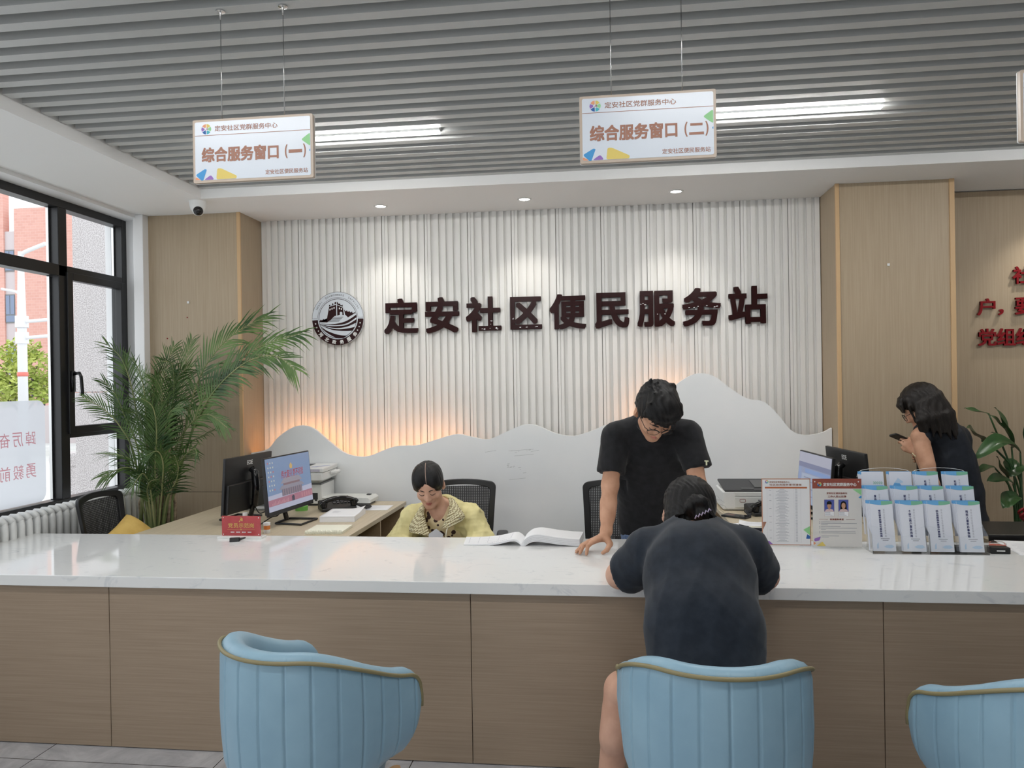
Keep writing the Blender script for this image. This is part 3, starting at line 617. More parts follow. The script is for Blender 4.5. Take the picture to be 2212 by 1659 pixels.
def tub_chair(name='tub_chair'):
    t = bpy.data.objects.new(name, None); COL.objects.link(t)
    sh = MB(); nu = 331
    sec = [(-.105,.345),(-.060,.350),(-.025,.385),(-.006,.44),(.010,.52),(.016,.62),(.019,.72),(.018,.80),(.016,.93),(.010,.975),(-.006,.995),(-.026,1.0),(-.046,.99),(-.060,.965),(-.066,.92),(-.070,.80),(-.076,.62),(-.080,.48),(-.105,.40)]
    def fn(u, v):
        s = 2*u-1; p, n_ = tub_path(s); h = tub_h(s)
        k = int(round(v*(len(sec)-1))); o, z = sec[k]
        e = max(0, (abs(s)-.90)/.10); top = h-.075*(1-math.sqrt(max(0,1-e*e))); q_ = min(1,max(0,(abs(s)-.30)/.6)); bot = .345+.075*q_*q_*(3-2*q_)+.13*(1-math.sqrt(max(0,1-e*e)))
        zz = bot+(z-.345)/.655*(top-bot)
        if o > 0 or k in (2,3,4):
            g = abs(((s*17/2) % 1)-.5)*2      # seams
            o -= .0065*math.exp(-((1-g)/.07)**2)*(1 if k < 9 else .3)
        pin = 1-.35*max(0, e-.5)
        q = p+n_*(o*1.0 if pin == 1 else (-.03+(o+.03)*pin)); return (q.x, q.y, zz)
    sh.grid(fn, nu, len(sec)); nsec = len(sec)
    sh.f.append(tuple(j*nu for j in range(nsec))); sh.m.append(0); sh.f.append(tuple(j*nu+nu-1 for j in range(nsec-1,-1,-1))); sh.m.append(0)
    sh.build('shell', 'leather', t, True)
    pp = []
    for i in range(-60,61):
        s = i/60; p, n_ = tub_path(s); h = tub_h(s); e = max(0, (abs(s)-.90)/.10); top = h-.075*(1-math.sqrt(max(0,1-e*e)))
        pin = 1-.35*max(0, e-.5); q = p+n_*(-.03+(.0165+.03)*pin if pin < 1 else .0165); pp.append((q.x, q.y, top-.018))
    for g in (-1,1):
        p, n_ = tub_path(g); q = p+n_*.0085; ext = [(q.x, q.y, z) for z in (.60,.57)]
        pp = (list(reversed(ext))+pp) if g < 0 else pp+ext
    m2 = MB(); m2.tube(pp, .0062, 8); m2.build('piping', 'piping', t, True)
    st = MB(); st.lathe([(.0001,.345),(.17,.345),(.205,.36),(.215,.40),(.212,.445),(.195,.465),(.12,.478),(.0001,.482)], (0,.03,0), 32); so = st.build('seat_cushion', 'leather', t, True)
    for x, y in ((-.17,-.15),(.17,-.15),(-.19,.17),(.19,.17)):
        l_ = MB(); l_.tube([(x,y,.36),(x*1.28,y*1.32,0)], [.022,.013], 10); l_.build('leg', 'leg_wood', t, 50)
    return t
ch1 = tub_chair(); tag(ch1, 'pale blue tub chair standing empty at the left, turned toward the right', 'chair', 'blue tub chairs at the counter')
ch1.location = (-.950,2.335,0); ch1.rotation_euler = (0,0,R(-27))
ch2 = dup(ch1, (.312,2.325,0), R(1), 'pale blue tub chair in which the woman in the navy shirt sits')
ch3 = dup(ch1, (1.228,2.305,0), R(22), 'pale blue tub chair cut off at the right edge')
# ================================================================ mesh office chairs
mesh_m = bpy.data.materials.new('chair_mesh'); mesh_m.use_nodes = True
N_, L_, b_ = nodes(mesh_m); b_.inputs['Base Color'].default_value = (.018,.018,.02,1); b_.inputs['Roughness'].default_value = .7
_tc = N_.new('ShaderNodeTexCoord'); _ck = N_.new('ShaderNodeTexWave'); _ck.wave_type = 'BANDS'; _ck.bands_direction = 'Z'; _ck.inputs['Scale'].default_value = 30; _ck.inputs['Distortion'].default_value = .0
_ck2 = N_.new('ShaderNodeTexWave'); _ck2.bands_direction = 'X'; _ck2.inputs['Scale'].default_value = 22
_mu = N_.new('ShaderNodeMath'); _mu.operation = 'MULTIPLY'; _m3 = N_.new('ShaderNodeMath'); _m3.operation = 'MULTIPLY'; _m3.inputs[1].default_value = .42
_tr = N_.new('ShaderNodeBsdfTransparent'); _mx = N_.new('ShaderNodeMixShader')
for q in (_ck,_ck2): L_.new(_tc.outputs['Object'], q.inputs[0])
L_.new(_ck.outputs['Fac'], _mu.inputs[0]); L_.new(_ck2.outputs['Fac'], _mu.inputs[1]); L_.new(_mu.outputs[0], _m3.inputs[0]); L_.new(_m3.outputs[0], _mx.inputs[0]); L_.new(b_.outputs[0], _mx.inputs[1]); L_.new(_tr.outputs[0], _mx.inputs[2])
L_.new(_mx.outputs[0], [n for n in N_ if n.type == 'OUTPUT_MATERIAL'][0].inputs[0])
def office_chair():
    t = bpy.data.objects.new('office_chair', None); COL.objects.link(t)      # faces -Y
    def bp(x, z):       # back surface: curved, reclined
        return Vector((x, .20+.06*(z-.5)/.45*1.3-.10*(x/.23)**2*.35, z))
    out = rrect(-.225,.52,.225,.962,.032,5)
    # taper: narrower at the foot, gentle crown at the head
    def sh(p): x, z = p; k = (z-.52)/.44; return (x*(.86+.14*k), z+(.022*(1-(x/.225)**2) if z > .8 else 0))
    N2 = []
    for i in range(len(out)):
        a, b = out[i], out[(i+1) % len(out)]; L2 = math.dist(a,b); kk = max(1, int(L2/.03))
        N2 += [(a[0]+(b[0]-a[0])*j/kk, a[1]+(b[1]-a[1])*j/kk) for j in range(kk)]
    o_ = [sh(p) for p in N2]; i_ = [((p[0])*.82, .741+(p[1]-.741)*.855) for p in o_]
    fr = MB(); n = len(o_); A = [bp(*p) for p in o_]; B = [bp(*p) for p in i_]; d = Vector((0,.022,0))
    fr.add(A+B+[q+d for q in A]+[q+d for q in B], [(i,(i+1) % n,n+(i+1) % n,n+i) for i in range(n)]+[(2*n+(i+1) % n,2*n+i,3*n+i,3*n+(i+1) % n) for i in range(n)]+[((i+1) % n,i,2*n+i,2*n+(i+1) % n) for i in range(n)]+[(n+i,n+(i+1) % n,3*n+(i+1) % n,3*n+i) for i in range(n)])
    fr.build('backrest_frame', 'black_plastic', t, 40, .004)
    ms = MB(); ms.grid(lambda u, v: tuple(bp((2*u-1)*.20*(.86+.14*v), .545+.395*v)+Vector((0,.010,0))), 13, 13); ms.build('mesh_panel', mesh_m, t, True)
    s_ = MB(); s_.prism(rrect(-.24,-.26,.24,.20,.08,5), (0,0,.44), EX, EY, (0,0,.07)); s_.build('seat', 'dark_grey', t, 40, .02, 3)
    b2 = MB(); b2.tube([(0,.02,.42),(0,.20,.42),(0,.245,.50),(0,.262,.62)], .022, 8); b2.build('back_support', 'black_plastic', t, True)
    for g in (-1,1):
        a_ = MB(); a_.tube([(g*.22,.08,.43),(g*.27,.05,.50),(g*.27,.0,.66)], .016, 8); ar = a_.build('armrest_post', 'black_plastic', t, True)
        a_ = MB(); a_.prism(rrect(g*.27-.035,-.14,g*.27+.035,.10,.03,4), (0,0,.655), EX, EY, (0,0,.025)); a_.build('armrest', 'black_plastic', t, 40, .006)
    c_ = MB(); c_.tube([(0,0,.44),(0,0,.12)], .028, 12); c_.build('gas_column', 'black_plastic', t, 40)
    for k in range(5):
        a = R(72*k+18); e = Vector((.30*math.cos(a), .30*math.sin(a), .075))
        l_ = MB(); l_.tube([(0,0,.13), e*.5+Vector((0,0,.075)), e], [.026,.02,.014], 8); l_.build('base_arm', 'black_plastic', t, True)
        w_ = MB(); w_.tube([e+Vector((-.012,0,-.042)), e+Vector((.012,0,-.042))], .032, 14); w_.build('caster', 'black_gloss', t, 40)
    return t
oc1 = office_chair(); tag(oc1, 'black mesh office chair behind the woman in the yellow jacket', 'office chair', 'black mesh office chairs')
oc1.location = (-.915,4.63,0); oc1.rotation_euler = (0,0,R(6))
oc2 = dup(oc1, (.03,4.61,0), R(-9), 'black mesh office chair behind the standing man in black')
oc3 = dup(oc1, (-2.83,4.30,0), R(93), 'empty black mesh office chair beside the radiator with a yellow cushion')
# ================================================================ radiator
rad = thing('radiator', 'white column radiator below the left window', 'radiator', (0,0,0))
m_ = MB(); m_.box((-3.365,3.60,.14),(-3.335,5.08,.17)); m_.box((-3.365,3.60,.80),(-3.335,5.08,.83)); m_.tube([(-3.35,5.05,.15),(-3.35,5.16,.15),(-3.35,5.16,.02)], .012, 8); m_.build('pipe', 'white_plastic', rad)
s_ = MB()
for dx in (-.038,0,.038): s_.tube([(dx,0,.10),(dx,0,.13),(dx,0,.83),(dx,0,.865)], [.012,.0205,.0205,.014], 10)
s_.tube([(-.036,0,.12),(.036,0,.12)], .019, 8); s_.tube([(-.040,0,.850),(-.02,0,.874),(.02,0,.874),(.040,0,.850)], .020, 8)
sec0 = s_.build('radiator_section', 'white_plastic', rad, True); sec0.location = (-3.35,3.62,.02)
for i in range(1,25):
    c_ = sec0.copy(); COL.objects.link(c_); c_.parent = rad; c_.location = (-3.35,3.62+.0605*i,.02)
# yellow cushion
M['yellow_cloth'] = tex_noise(mat('yellow_cloth', (.6,.4,.1), .8), sr(214,176,92), sr(228,194,112), (1,1,1), 12, 4, .3, .7, .12)
cu = MB()
def cus(u, v):
    a = 2*u-1; b = 2*v-1; return (a, b)
m_ = MB(); n = 21; P_ = []
for sgn in (1,-1):
    m_.grid(lambda u, v, s=sgn: (.165*(2*u-1)*(1+.03*abs((2*u-1)*(2*v-1))), .165*(2*v-1)*(1+.03*abs((2*u-1)*(2*v-1))), s*.062*(max(0,1-(2*u-1)**4)*max(0,1-(2*v-1)**4))**.55), n, n)
cu = m_.build('cushion', 'yellow_cloth', None, True); tag(cu, 'yellow cushion lying on the empty office chair by the radiator', 'cushion')
cu.matrix_world = Matrix.Translation((-2.865,4.33,.665)) @ Matrix.Rotation(R(88),4,'Z') @ Matrix.Rotation(R(46),4,'X') @ Matrix.Rotation(R(20),4,'Z')
# ================================================================ monitors
def monitor(a, b, z0, z1, side, tilt, label, content=None):
    """screen between near corner a and far corner b (x, y); side +1: screen faces +X"""
    t = thing('monitor', label, 'monitor', (0,0,0), 0, 'computer monitors')
    a = Vector((*a,0)); b = Vector((*b,0)); u = (b-a); Wd = u.length; u.normalize()
    if side < 0: u = -u
    n = u.cross(EZ); up = (EZ-n*math.tan(R(tilt))).normalized(); n = u.cross(up)
    c = (a+b)/2+EZ*((z0+z1)/2); Hd = (z1-z0)/up.z
    m_ = MB(); m_.obox(c-n*.009, u, up, n, Wd/2, Hd/2, .009); m_.build('housing', 'black_plastic', t, False, .003)
    m_ = MB(); m_.obox(c-n*.026-up*Hd*.22, u, up, n, Wd*.47, Hd*.26, .012); m_.build('rear_bulge', 'black_plastic', t, False, .006)
    chin = .026; fr = (c+n*.0006, u, up)
    P = lambda x, y: ((x-.5)*(Wd-.012), -Hd/2+chin+y*(Hd-chin-.007))
    s_ = MB(); s_.flat([P(0,0),P(1,0),P(1,1),P(0,1)], *fr); s_.build('screen', SCR[content or 'blank'], t)
    if content: content_fn[content](t, fr, P)
    lg = MB(); text_into(lg, 'EOE', c-n*.0186+up*Hd*.37, -u, up, .062, .026, None, 0, .03); lg.build('rear_logo', 'white_plastic', t)
    ct = (a+b)/2; f_ = ct-n*.045; f_.z = 0
    hub = c-n*.03-up*.02
    m_ = MB(); m_.tube([c-n*.03+up*.09, c-n*.058+up*.07, c-n*.070-up*.02, c-n*.066-up*Hd*.40, Vector((f_.x,f_.y,.865))-n*.0, Vector((f_.x,f_.y,.792))+n*.02], [.020,.024,.024,.020,.016,.014], 10); m_.build('stand_neck', 'black_gloss', t, True)
    q = Vector((f_.x,f_.y,.787)); h = Vector((n.x,n.y,0)).normalized(); w_ = Vector((u.x,u.y,0))
    cor = [q-h*.016-w_*.03, q-h*.008-w_*.085, q+h*.17-w_*.10, q+h*.17+w_*.10, q-h*.008+w_*.085, q-h*.016+w_*.03]
    m_ = MB(); m_.tube(cor, .0065, 8, 0, True, True); m_.build('stand_base', 'black_plastic', t, 60)
    pw = MB(); pw.tube(spline([c-n*.04-up*.10, c-n*.085-up*.19-u*.02, Vector((f_.x,f_.y,.82))-n*.06-u*.05, Vector((f_.x,f_.y,.786))-n*.10-u*.12], 6), .0035, 6); pw.build('cable', 'black_plastic', t, True)
    return t
def scr(name, c, e): return mat(name, (.02,.02,.02), .3, emit=c, es=e)
SCR = {'blank': mat('screen_off', (.01,.01,.012), .15), 'gate': scr('screen_sky', sr(128,152,188), .42), 'office': scr('screen_page', sr(150,160,190), .4)}
def c_gate(t, fr, P):
    o = fr[0]+fr[1].cross(fr[2])*.0006; m_ = MB(); cols = []
    def sh(pts, c, e=.42):
        cols.append(scr('screen_tone', sr(*c), e)); m_.flat([P(*p) for p in pts], o+fr[1].cross(fr[2])*.0002*len(cols), fr[1], fr[2], len(cols)-1)
    sh([(0,0),(1,0),(1,.34),(0,.30)], (188,190,212)); sh([(0,.10),(1,.10),(1,.24),(0,.22)], (176,120,138))
    sh([(.30,.24),(.76,.24),(.76,.40),(.30,.40)], (120,112,128)); sh([(.24,.37),(.82,.37),(.76,.44),(.30,.44)], (150,146,160)); sh([(.34,.44),(.72,.44),(.72,.49),(.34,.49)], (136,110,118)); sh([(.28,.48),(.78,.48),(.70,.58),(.36,.58)], (158,152,164))
    for i in range(9): sh([(.32+.05*i,.245),(.335+.05*i,.245),(.335+.05*i,.37),(.32+.05*i,.37)], (160,140,146))
    sh([(.50,.10),(.56,.10),(.56,.19),(.53,.215),(.50,.19)], (70,66,84)); sh([(.51,.74),(.56,.74),(.57,.80),(.535,.86),(.50,.80)], (214,178,110))
    for i in range(3):
        for j in range(7): sh([(.03+.045*i,.93-.085*j),(.05+.045*i,.93-.085*j),(.05+.045*i,.90-.085*j),(.03+.045*i,.90-.085*j)], (205,206,196) if (i+j) % 4 else (200,110,110))
    for i in range(12): sh([(.05+.03*i,.115),(.066+.03*i,.115),(.066+.03*i,.15+.02*(i % 3)),(.05+.03*i,.15+.02*(i % 3))], (200,150,160))
    for i in range(5): sh([(.70+.055*i,.125),(.73+.055*i,.125),(.73+.055*i,.21),(.70+.055*i,.21)], (196,140,150))
    m_.build('screen_picture', cols, t)
    tx = MB(); nn = fr[1].cross(fr[2])*.013; x, y = P(.53,.655); text_into(tx, '伟大复兴 势不可挡', fr[0]+fr[1]*x+fr[2]*y+nn*.9, fr[1], fr[2]+fr[1]*.15, .26, .046, None, 0, .008); tx.build('screen_lettering', scr('screen_red', sr(170,40,52), .45), t)
def c_office(t, fr, P):
    m_ = MB(); cols = []; nn = fr[1].cross(fr[2])
    def sh(pts, c):
        cols.append(scr('screen_tone', sr(*c), .42)); m_.flat([P(*p) for p in pts], fr[0]+nn*(.0005+.0002*len(cols)), fr[1], fr[2], len(cols)-1)
    sh([(0,.80),(1,.80),(1,1),(0,1)], (176,178,196)); sh([(0,.70),(1,.70),(1,.80),(0,.80)], (120,126,160)); sh([(0,0),(.10,0),(.10,.70),(0,.70)], (140,158,196)); sh([(.22,.60),(1,.60),(1,.68),(.22,.68)], (128,156,206)); sh([(.12,.02),(.98,.02),(.98,.58),(.12,.58)], (166,178,202))
    for i in range(6): sh([(.20+.05*(i % 3),.50-.07*i),(.45+.06*(i % 2),.50-.07*i),(.45+.06*(i % 2),.515-.07*i),(.20+.05*(i % 3),.515-.07*i)], (110,116,140))
    for i in range(4): sh([(.62,.44-.08*i),(.86,.44-.08*i),(.86,.455-.08*i),(.62,.455-.08*i)], (112,120,146))
    m_.build('screen_picture', cols, t)
content_fn = {'gate': c_gate, 'office': c_office}
monitor((-1.957,4.17),(-1.90,4.70),.855,1.197,1,5,'left desk monitor showing a palace gate wallpaper with red characters','gate')
monitor((-2.29,4.28),(-2.243,4.81),.838,1.185,-1,4,'left desk monitor seen from its black back beside the palm')
monitor((1.263,4.47),(1.216,5.0),.822,1.160,-1,5,'right desk monitor with its page of text toward the standing man','office')
monitor((1.432,4.32),(1.374,4.85),.86,1.199,1,5,'right desk monitor seen from its black back near the brochure rack')
# ================================================================ office machines
t = thing('printer', 'white multifunction printer on the left desk against the wavy panel', 'printer', (-2.13,5.03,.78), R(3))
MB().box((-.19,0,.012),(.165,.30,.150)).build('body', 'white_plastic', t, False, .008)
MB().box((-.192,-.002,.146),(.167,.305,.156)).build('grey_band', 'mid_grey', t, False, .002)
MB().box((-.19,.01,.156),(.150,.28,.178)).build('output_bay', 'off_white', t, False, .004)
MB().box((-.195,-.03,.176),(.185,.30,.232)).build('scanner', 'white_plastic', t, False, .008)
MB().box((-.195,-.028,.2335),(.190,.31,.264)).build('scanner_lid', 'white_plastic', t, False, .006)
MB().box((-.16,.02,.2640),(.04,.26,.2665)).build('feeder_tray', 'dark_grey', t)
m_ = MB(); m_.box((.188,.13,.205),(.235,.24,.228)); m_.build('side_handle', 'white_plastic', t, False, .009, 3)
m_ = MB(); m_.box((.095,-.0295,.240),(.165,-.0282,.258)); m_.build('sticker', mat('sticker_lilac', sr(196,192,206), .6), t)
m_ = MB()
for i in range(3): m_.quad((.06+.03*i,.05+.04*i,.2645),(.11+.03*i,.05+.04*i,.2645),(.13+.03*i,.075+.04*i,.2645),(.08+.03*i,.075+.04*i,.2645))
m_.build('panel_print', mat('panel_blue', sr(140,146,200), .6), t)
m_ = MB(); m_.box((.12,-.003,.035),(.135,.0,.07)); m_.box((.10,-.0025,.045),(.14,-.0005,.09)); m_.build('switch', 'dark_grey', t)
MB().box((-.18,.01,0),(.155,.29,.014)).build('foot_plate', 'dark_grey', t)
t = thing('flat_printer', 'low white flat machine beside the multifunction printer on the left desk', 'printer', (-1.80,5.05,.78))
m_ = MB(); m_.prism([(0,.018),(.185,.018),(.185,.04),(.165,.056),(0,.056)], (-.19+.185,0,0), EX, EZ, (0,.20,0)); m_.box((-.19,0,.018),(0,.20,.056)); m_.build('body', 'off_white', t, False, .003)
m_ = MB(); m_.box((-.17,.02,0),(.16,.18,.018)); m_.build('foot_plate', 'mid_grey', t)
m_ = MB(); m_.box((.115,.12,.0562),(.145,.15,.064)); m_.build('knob', 'dark_grey', t, False, .003)
t = thing('white_machine', 'white box shaped machine behind the left monitors', 'machine', (-2.345,4.835,.78))
MB().box((-.215,0,.006),(.215,.155,.20)).build('body', 'white_plastic', t, False, .01); MB().box((-.20,.01,0),(.20,.145,.008)).build('foot_plate', 'mid_grey', t)
m_ = MB(); m_.box((-.18,-.002,.03),(.18,.004,.06)); m_.build('tray_slot', 'mid_grey', t)
t = thing('printer', 'white laser printer with a dark grey lid on the right desk', 'printer', (.735,4.93,.78), R(0))
MB().box((0,0,.004),(.42,.31,.125)).build('body', 'white_plastic', t, False, .012, 3)
m_ = MB(); m_.prism([(0,.118),(.31,.150),(.31,.166),(0,.132)], (.012,0,0), EY, EZ, (.396,0,0)); m_.build('lid', 'dark_grey', t, False, .008, 3)
m_ = MB(); m_.prism([(.06,.1395),(.26,.1605),(.26,.163),(.06,.142)], (.21,0,0), EY, EZ, (.15,0,0)); m_.build('output_recess', 'black_gloss', t)
m_ = MB(); m_.prism([(.02,.134),(.05,.137),(.05,.139),(.02,.1365)], (.12,0,0), EY, EZ, (.08,0,0)); m_.build('control_panel', 'black_gloss', t)
MB().box((.075,-.006,.02),(.31,.01,.088)).build('paper_tray', 'off_white', t, False, .003); MB().box((.075,-.005,.091),(.31,.01,.118)).build('front_flap', 'off_white', t, False, .003)
m_ = MB(); ring_pts = rrect(.105,.055,.140,.075,.006)
m_.tube([(x,-.0068,z) for x, z in ring_pts], .0011, 5, 0, False, True); m_.build('red_label', 'red_letter', t)
MB().box((.02,.01,0),(.40,.30,.006)).build('foot_plate', 'dark_grey', t)
# ================================================================ telephones
def phone(label, loc, rz, cord):
    t = thing('desk_phone', label, 'telephone', loc, rz, 'black desk telephones')
    m_ = MB(); m_.prism([(-.075,0),(.085,0),(.085,.055),(.06,.062),(-.075,.022)], (-.115,0,0), EY, EZ, (.23,0,0)); m_.build('base', 'black_plastic', t, False, .006, 3)
    hs = MB(); P_ = spline([(-.118,-.050,.048),(-.10,-.050,.064),(-.05,-.050,.080),(0,-.050,.084),(.05,-.050,.080),(.10,-.050,.064),(.118,-.050,.048)], 5)
    hs.tube(P_, [.020 if i < 5 or i > 25 else .0155 for i in range(len(P_))], 12)
    for g in (-1,1): hs.tube([(g*.098,-.050,.062),(g*.102,-.050,.030)], [.024,.023], 14)
    hs.build('handset', 'black_gloss', t, 60)
    kp = MB()
    for i in range(5):
        for j in range(4): kp.obox((-.02+.025*i,-.005+.022*j,.047+.0095*j), (1,0,0), (0,.92,.38), (0,-.38,.92), .008, .006, .002)
    kp.build('keypad', mat('key_grey', (.10,.10,.11), .5), t)
    cd = MB(); pts = []; C_ = spline(cord, 10); L_c = len(C_)
    for i in range(L_c*8):
        q = i/8; k = min(int(q), L_c-2); p = C_[k].lerp(C_[k+1], q-k); a = i*1.25
        pts.append(p+Vector((.007*math.cos(a), .004*math.sin(a), .007*math.sin(a))))
    cd.tube(pts, .0022, 5); cd.build('coiled_cord', 'black_plastic', t, True)
phone('black desk telephone on the left desk beside the white booklet', (-1.80,4.90,.78), R(32), [(.118,-.05,.035),(.15,-.05,.02),(.19,-.07,.018),(.20,-.10,.018),(.16,-.12,.012)])
phone('black desk telephone on the right desk behind the printed stands', (.985,4.815,.78), R(14), [(-.118,-.05,.035),(-.145,-.055,.03),(-.165,-.06,.034),(-.150,-.075,.012),(-.135,-.06,.018)])
t = thing('mobile_phone', 'black mobile phone lying on the right desk', 'mobile phone', (.779,4.705,.78), R(-37))
m_ = MB(); m_.prism(rrect(-.082,-.042,.082,.042,.012), (0,0,0), EX, EY, (0,0,.011)); m_.build('case', 'black_plastic', t, False, .002)
m_ = MB(); m_.prism(rrect(.035,-.034,.074,.028,.008), (0,0,.011), EX, EY, (0,0,.003)); m_.build('lens_plate', 'black_gloss', t)
m_ = MB(); m_.flat(rrect(-.06,-.02,-.01,.02,.004), (0,0,.0114), EX, EY); m_.build('case_print', mat('case_tan', sr(120,96,88), .6), t)
# ================================================================ papers and books on the left desk
def sheet(name, label, cat, c, w_, d_, rz, mtl='paper', curl=0.0, lines=0, z=.0006):
    t = thing(name, label, cat, c, rz); n = 13
    fn = lambda u, v: ((u-.5)*w_, (v-.5)*d_, z+curl*(max(0,u-.45)/.55)**2*(1-.6*v)+curl*.4*max(0,.2-u)*4)
    m_ = MB(); m_.grid(fn, n, n); m_.build('page', mtl, t, True, 0, 2, .0006)
    if lines:
        k = MB()
        for i in range(lines):
            v0 = .12+.76*i/lines; x0 = -.40+.1*random.random(); x1 = .05+.33*random.random()
            a = fn(x0+.5,v0); b = fn(x1+.5,v0); e = .0007
            k.add([(a[0],a[1],a[2]+e),(b[0],b[1],b[2]+e),(b[0],b[1]+.0022,b[2]+e),(a[0],a[1]+.0022,a[2]+e)], [(0,1,2,3)])
        k.build('printed_lines', 'soft_ink', t)
    return t
sheet('paper_sheet','printed sheet lying on the left desk behind the telephone','paper',(-1.60,4.965,.7805),.29,.20,R(4),lines=9)
t = thing('booklet', 'thick white bound booklet on the left desk', 'booklet', (-1.65,4.593,.78), R(5))
MB().box((-.108,-.148,0),(.108,.148,.033)).build('page_block', 'paper', t, False, .001)
m_ = MB(); m_.grid(lambda u, v: ((u-.5)*.217,(v-.5)*.298,.0335+.03*max(0,u-.55)**2*max(0,v-.5)*6), 13, 9); m_.build('cover', 'paper', t, True, 0, 2, .0008)
m_ = MB()
for y, w_ in ((.02,.05),(.006,.04),(.05,.03)): m_.quad((-.07,y,.0345),(-.07+w_,y,.0345),(-.07+w_,y+.004,.0345),(-.07,y+.004,.0345))
m_.build('printed_lines', 'soft_ink', t)
t = thing('spiral_notebook', 'cream spiral notebook at the counter end of the left desk', 'notebook', (-1.59,4.185,.78), R(3))
MB().box((-.108,-.100,0),(.108,.105,.014)).build('pages', 'cream_paper', t, False, .001)
m_ = MB()
for i in range(24): 
    x = -.10+.2*i/23; m_.tube([(x,-.104+.009*math.cos(a*PI/5),.011+.011*math.sin(a*PI/5)) for a in range(10)], .0013, 5, 0, False, True)
m_.build('spiral_binding', 'cream_paper', t, True)
t = thing('tape_roll', 'green roll of tape behind the left screen', 'tape', (-2.035,4.86,.78))
MB().lathe([(.022,0),(.042,0),(.042,.030),(.022,.030),(.022,0)], (0,0,0), 24).build('roll', mat('tape_green', sr(120,190,90), .4), t, 40)
t = thing('bottle', 'small clear bottle with a white cap behind the red nameplate', 'bottle', (-2.105,4.20,.78))
MB().lathe([(.0001,0),(.022,0),(.023,.06),(.012,.078),(.012,.086)], (0,0,0), 20).build('body', 'acrylic', t, True); MB().lathe([(.014,.076),(.0145,.078),(.0145,.098),(.0001,.099)], (0,0,0), 20).build('cap', 'white_plastic', t, 50)
t = thing('pill_jar', 'small jar with an orange band and white lid beside the red nameplate', 'jar', (-1.925,4.10,.78))
MB().lathe([(.0001,0),(.016,0),(.018,.004),(.018,.022)], (0,0,0), 20).build('body', 'white_plastic', t, 50); MB().lathe([(.0182,.022),(.0182,.045),(.015,.046)], (0,0,0), 20).build('band', mat('jar_orange', sr(206,120,50), .4), t, 50); MB().lathe([(.0195,.045),(.0195,.060),(.0001,.061)], (0,0,0), 20).build('lid', 'white_plastic', t, 50)
m_ = MB(); m_.box((-1.445,4.30,.593),(-1.52,4.50,.62)); o = m_.build('green_folder', mat('folder_green', sr(40,80,56), .5), None, False, .002); tag(o, 'dark green folder in the open shelf of the left desk', 'folder'); rebase(o)
# ================================================================ things on the counter
CT = .780
t = thing('nameplate', 'red nameplate with gold characters on the counter', 'nameplate', (-2.008,3.96,CT))
MB().box((-.130,-.028,0),(.130,.032,.013)).build('acrylic_base', 'acrylic_block', t, False, .002)
MB().box((-.112,-.004,.0135),(.112,.004,.122)).build('plate', 'red_sign', t, False, .001)
m_ = MB(); y = -.0046
text_into(m_, '党员示范岗', (0,y,.070), EX, EZ, .150, .026, None, 0, .008); text_into(m_, '☭', (0,y,.101), EX, EZ, None, .024, None, 0, .02)
m_.quad((-.08,y,.0475),(.08,y,.0475),(.08,y,.0485),(-.08,y,.0485)); m_.flat([(.004*math.cos(a*PI/4),.004*math.sin(a*PI/4)) for a in range(8)], (0,y,.048), EX, EZ); m_.build('gold_lettering', 'gold', t)
m_ = MB()
for i in range(4):
    for j in range(3): m_.quad((-.060+.033*i+.0075*j,y,.030),(-.0545+.033*i+.0075*j,y,.030),(-.0545+.033*i+.0075*j,y,.036),(-.060+.033*i+.0075*j,y,.036))
m_.build('white_lettering', 'white_plastic', t)
m_ = MB()
for x in (-.103,.103):
    for z in (.021,.113): m_.flat([(.003*math.cos(a*PI/4),.003*math.sin(a*PI/4)) for a in range(8)], (x,y,z), EX, EZ)
m_.build('screw', 'white_plastic', t)
t = thing('binder_clip', 'small black clip lying before the red nameplate', 'clip', (-2.0,3.875,CT), R(18))
m_ = MB(); m_.prism([(-.022,0),(.022,0),(.017,.018),(-.015,.022)], (-.028,0,0), EY, EZ, (.05,0,0)); m_.build('body', 'black_plastic', t, False, .002)
m_ = MB(); m_.tube([(.022,-.012,.008),(.045,-.006,.016),(.050,.006,.016),(.024,.014,.010)], .0045, 6); m_.build('lever', 'dark_grey', t, True)
# open ledger
t = thing('open_book', 'thick open ledger lying on the counter before the yellow jacket', 'book', (-.436,3.93,CT))
rp = [(0,.008),(.015,.030),(.045,.052),(.085,.060),(.13,.055),(.19,.046),(.26,.040),(.305,.038)]
lp = [(0,.008),(-.012,.022),(-.035,.034),(-.07,.030),(-.12,.018),(-.19,.009),(-.26,.006),(-.31,.005)]
def half(pr, sk, name, mtl):
    c_ = [(p.x,p.y) for p in spline(pr, 4)]; m_ = MB(); n = len(c_)
    F = lambda x, z, y: (x*(1-sk*y)+.0, y, z)
    top = [[F(x,z,y) for x, z in c_] for y in (-.095,0,.095)]
    bt = [[F(x,max(.0006,z-.036 if pr is rp else z-.010),y) for x, z in c_] for y in (-.095,0,.095)]
    v = [p for r_ in top for p in r_]+[p for r_ in bt for p in r_]; f = []
    for j in range(2):
        for i in range(n-1): f += [(j*n+i,j*n+i+1,(j+1)*n+i+1,(j+1)*n+i),(3*n+(j+1)*n+i,3*n+(j+1)*n+i+1,3*n+j*n+i+1,3*n+j*n+i)]
    for i in range(n-1): f += [(i,3*n+i,3*n+i+1,i+1),(2*n+i+1,5*n+i+1,5*n+i,2*n+i)]
    f += [(n-1,4*n-1,5*n-1,2*n-1),(2*n-1,5*n-1,6*n-1,3*n-1)]
    m_.add(v, f); return m_.build(name, mtl, t, 35), c_
ph, c_r = half(rp, -.25, 'right_pages', 'paper'); pl, c_l = half(lp, -.35, 'left_pages', 'paper')
m_ = MB()
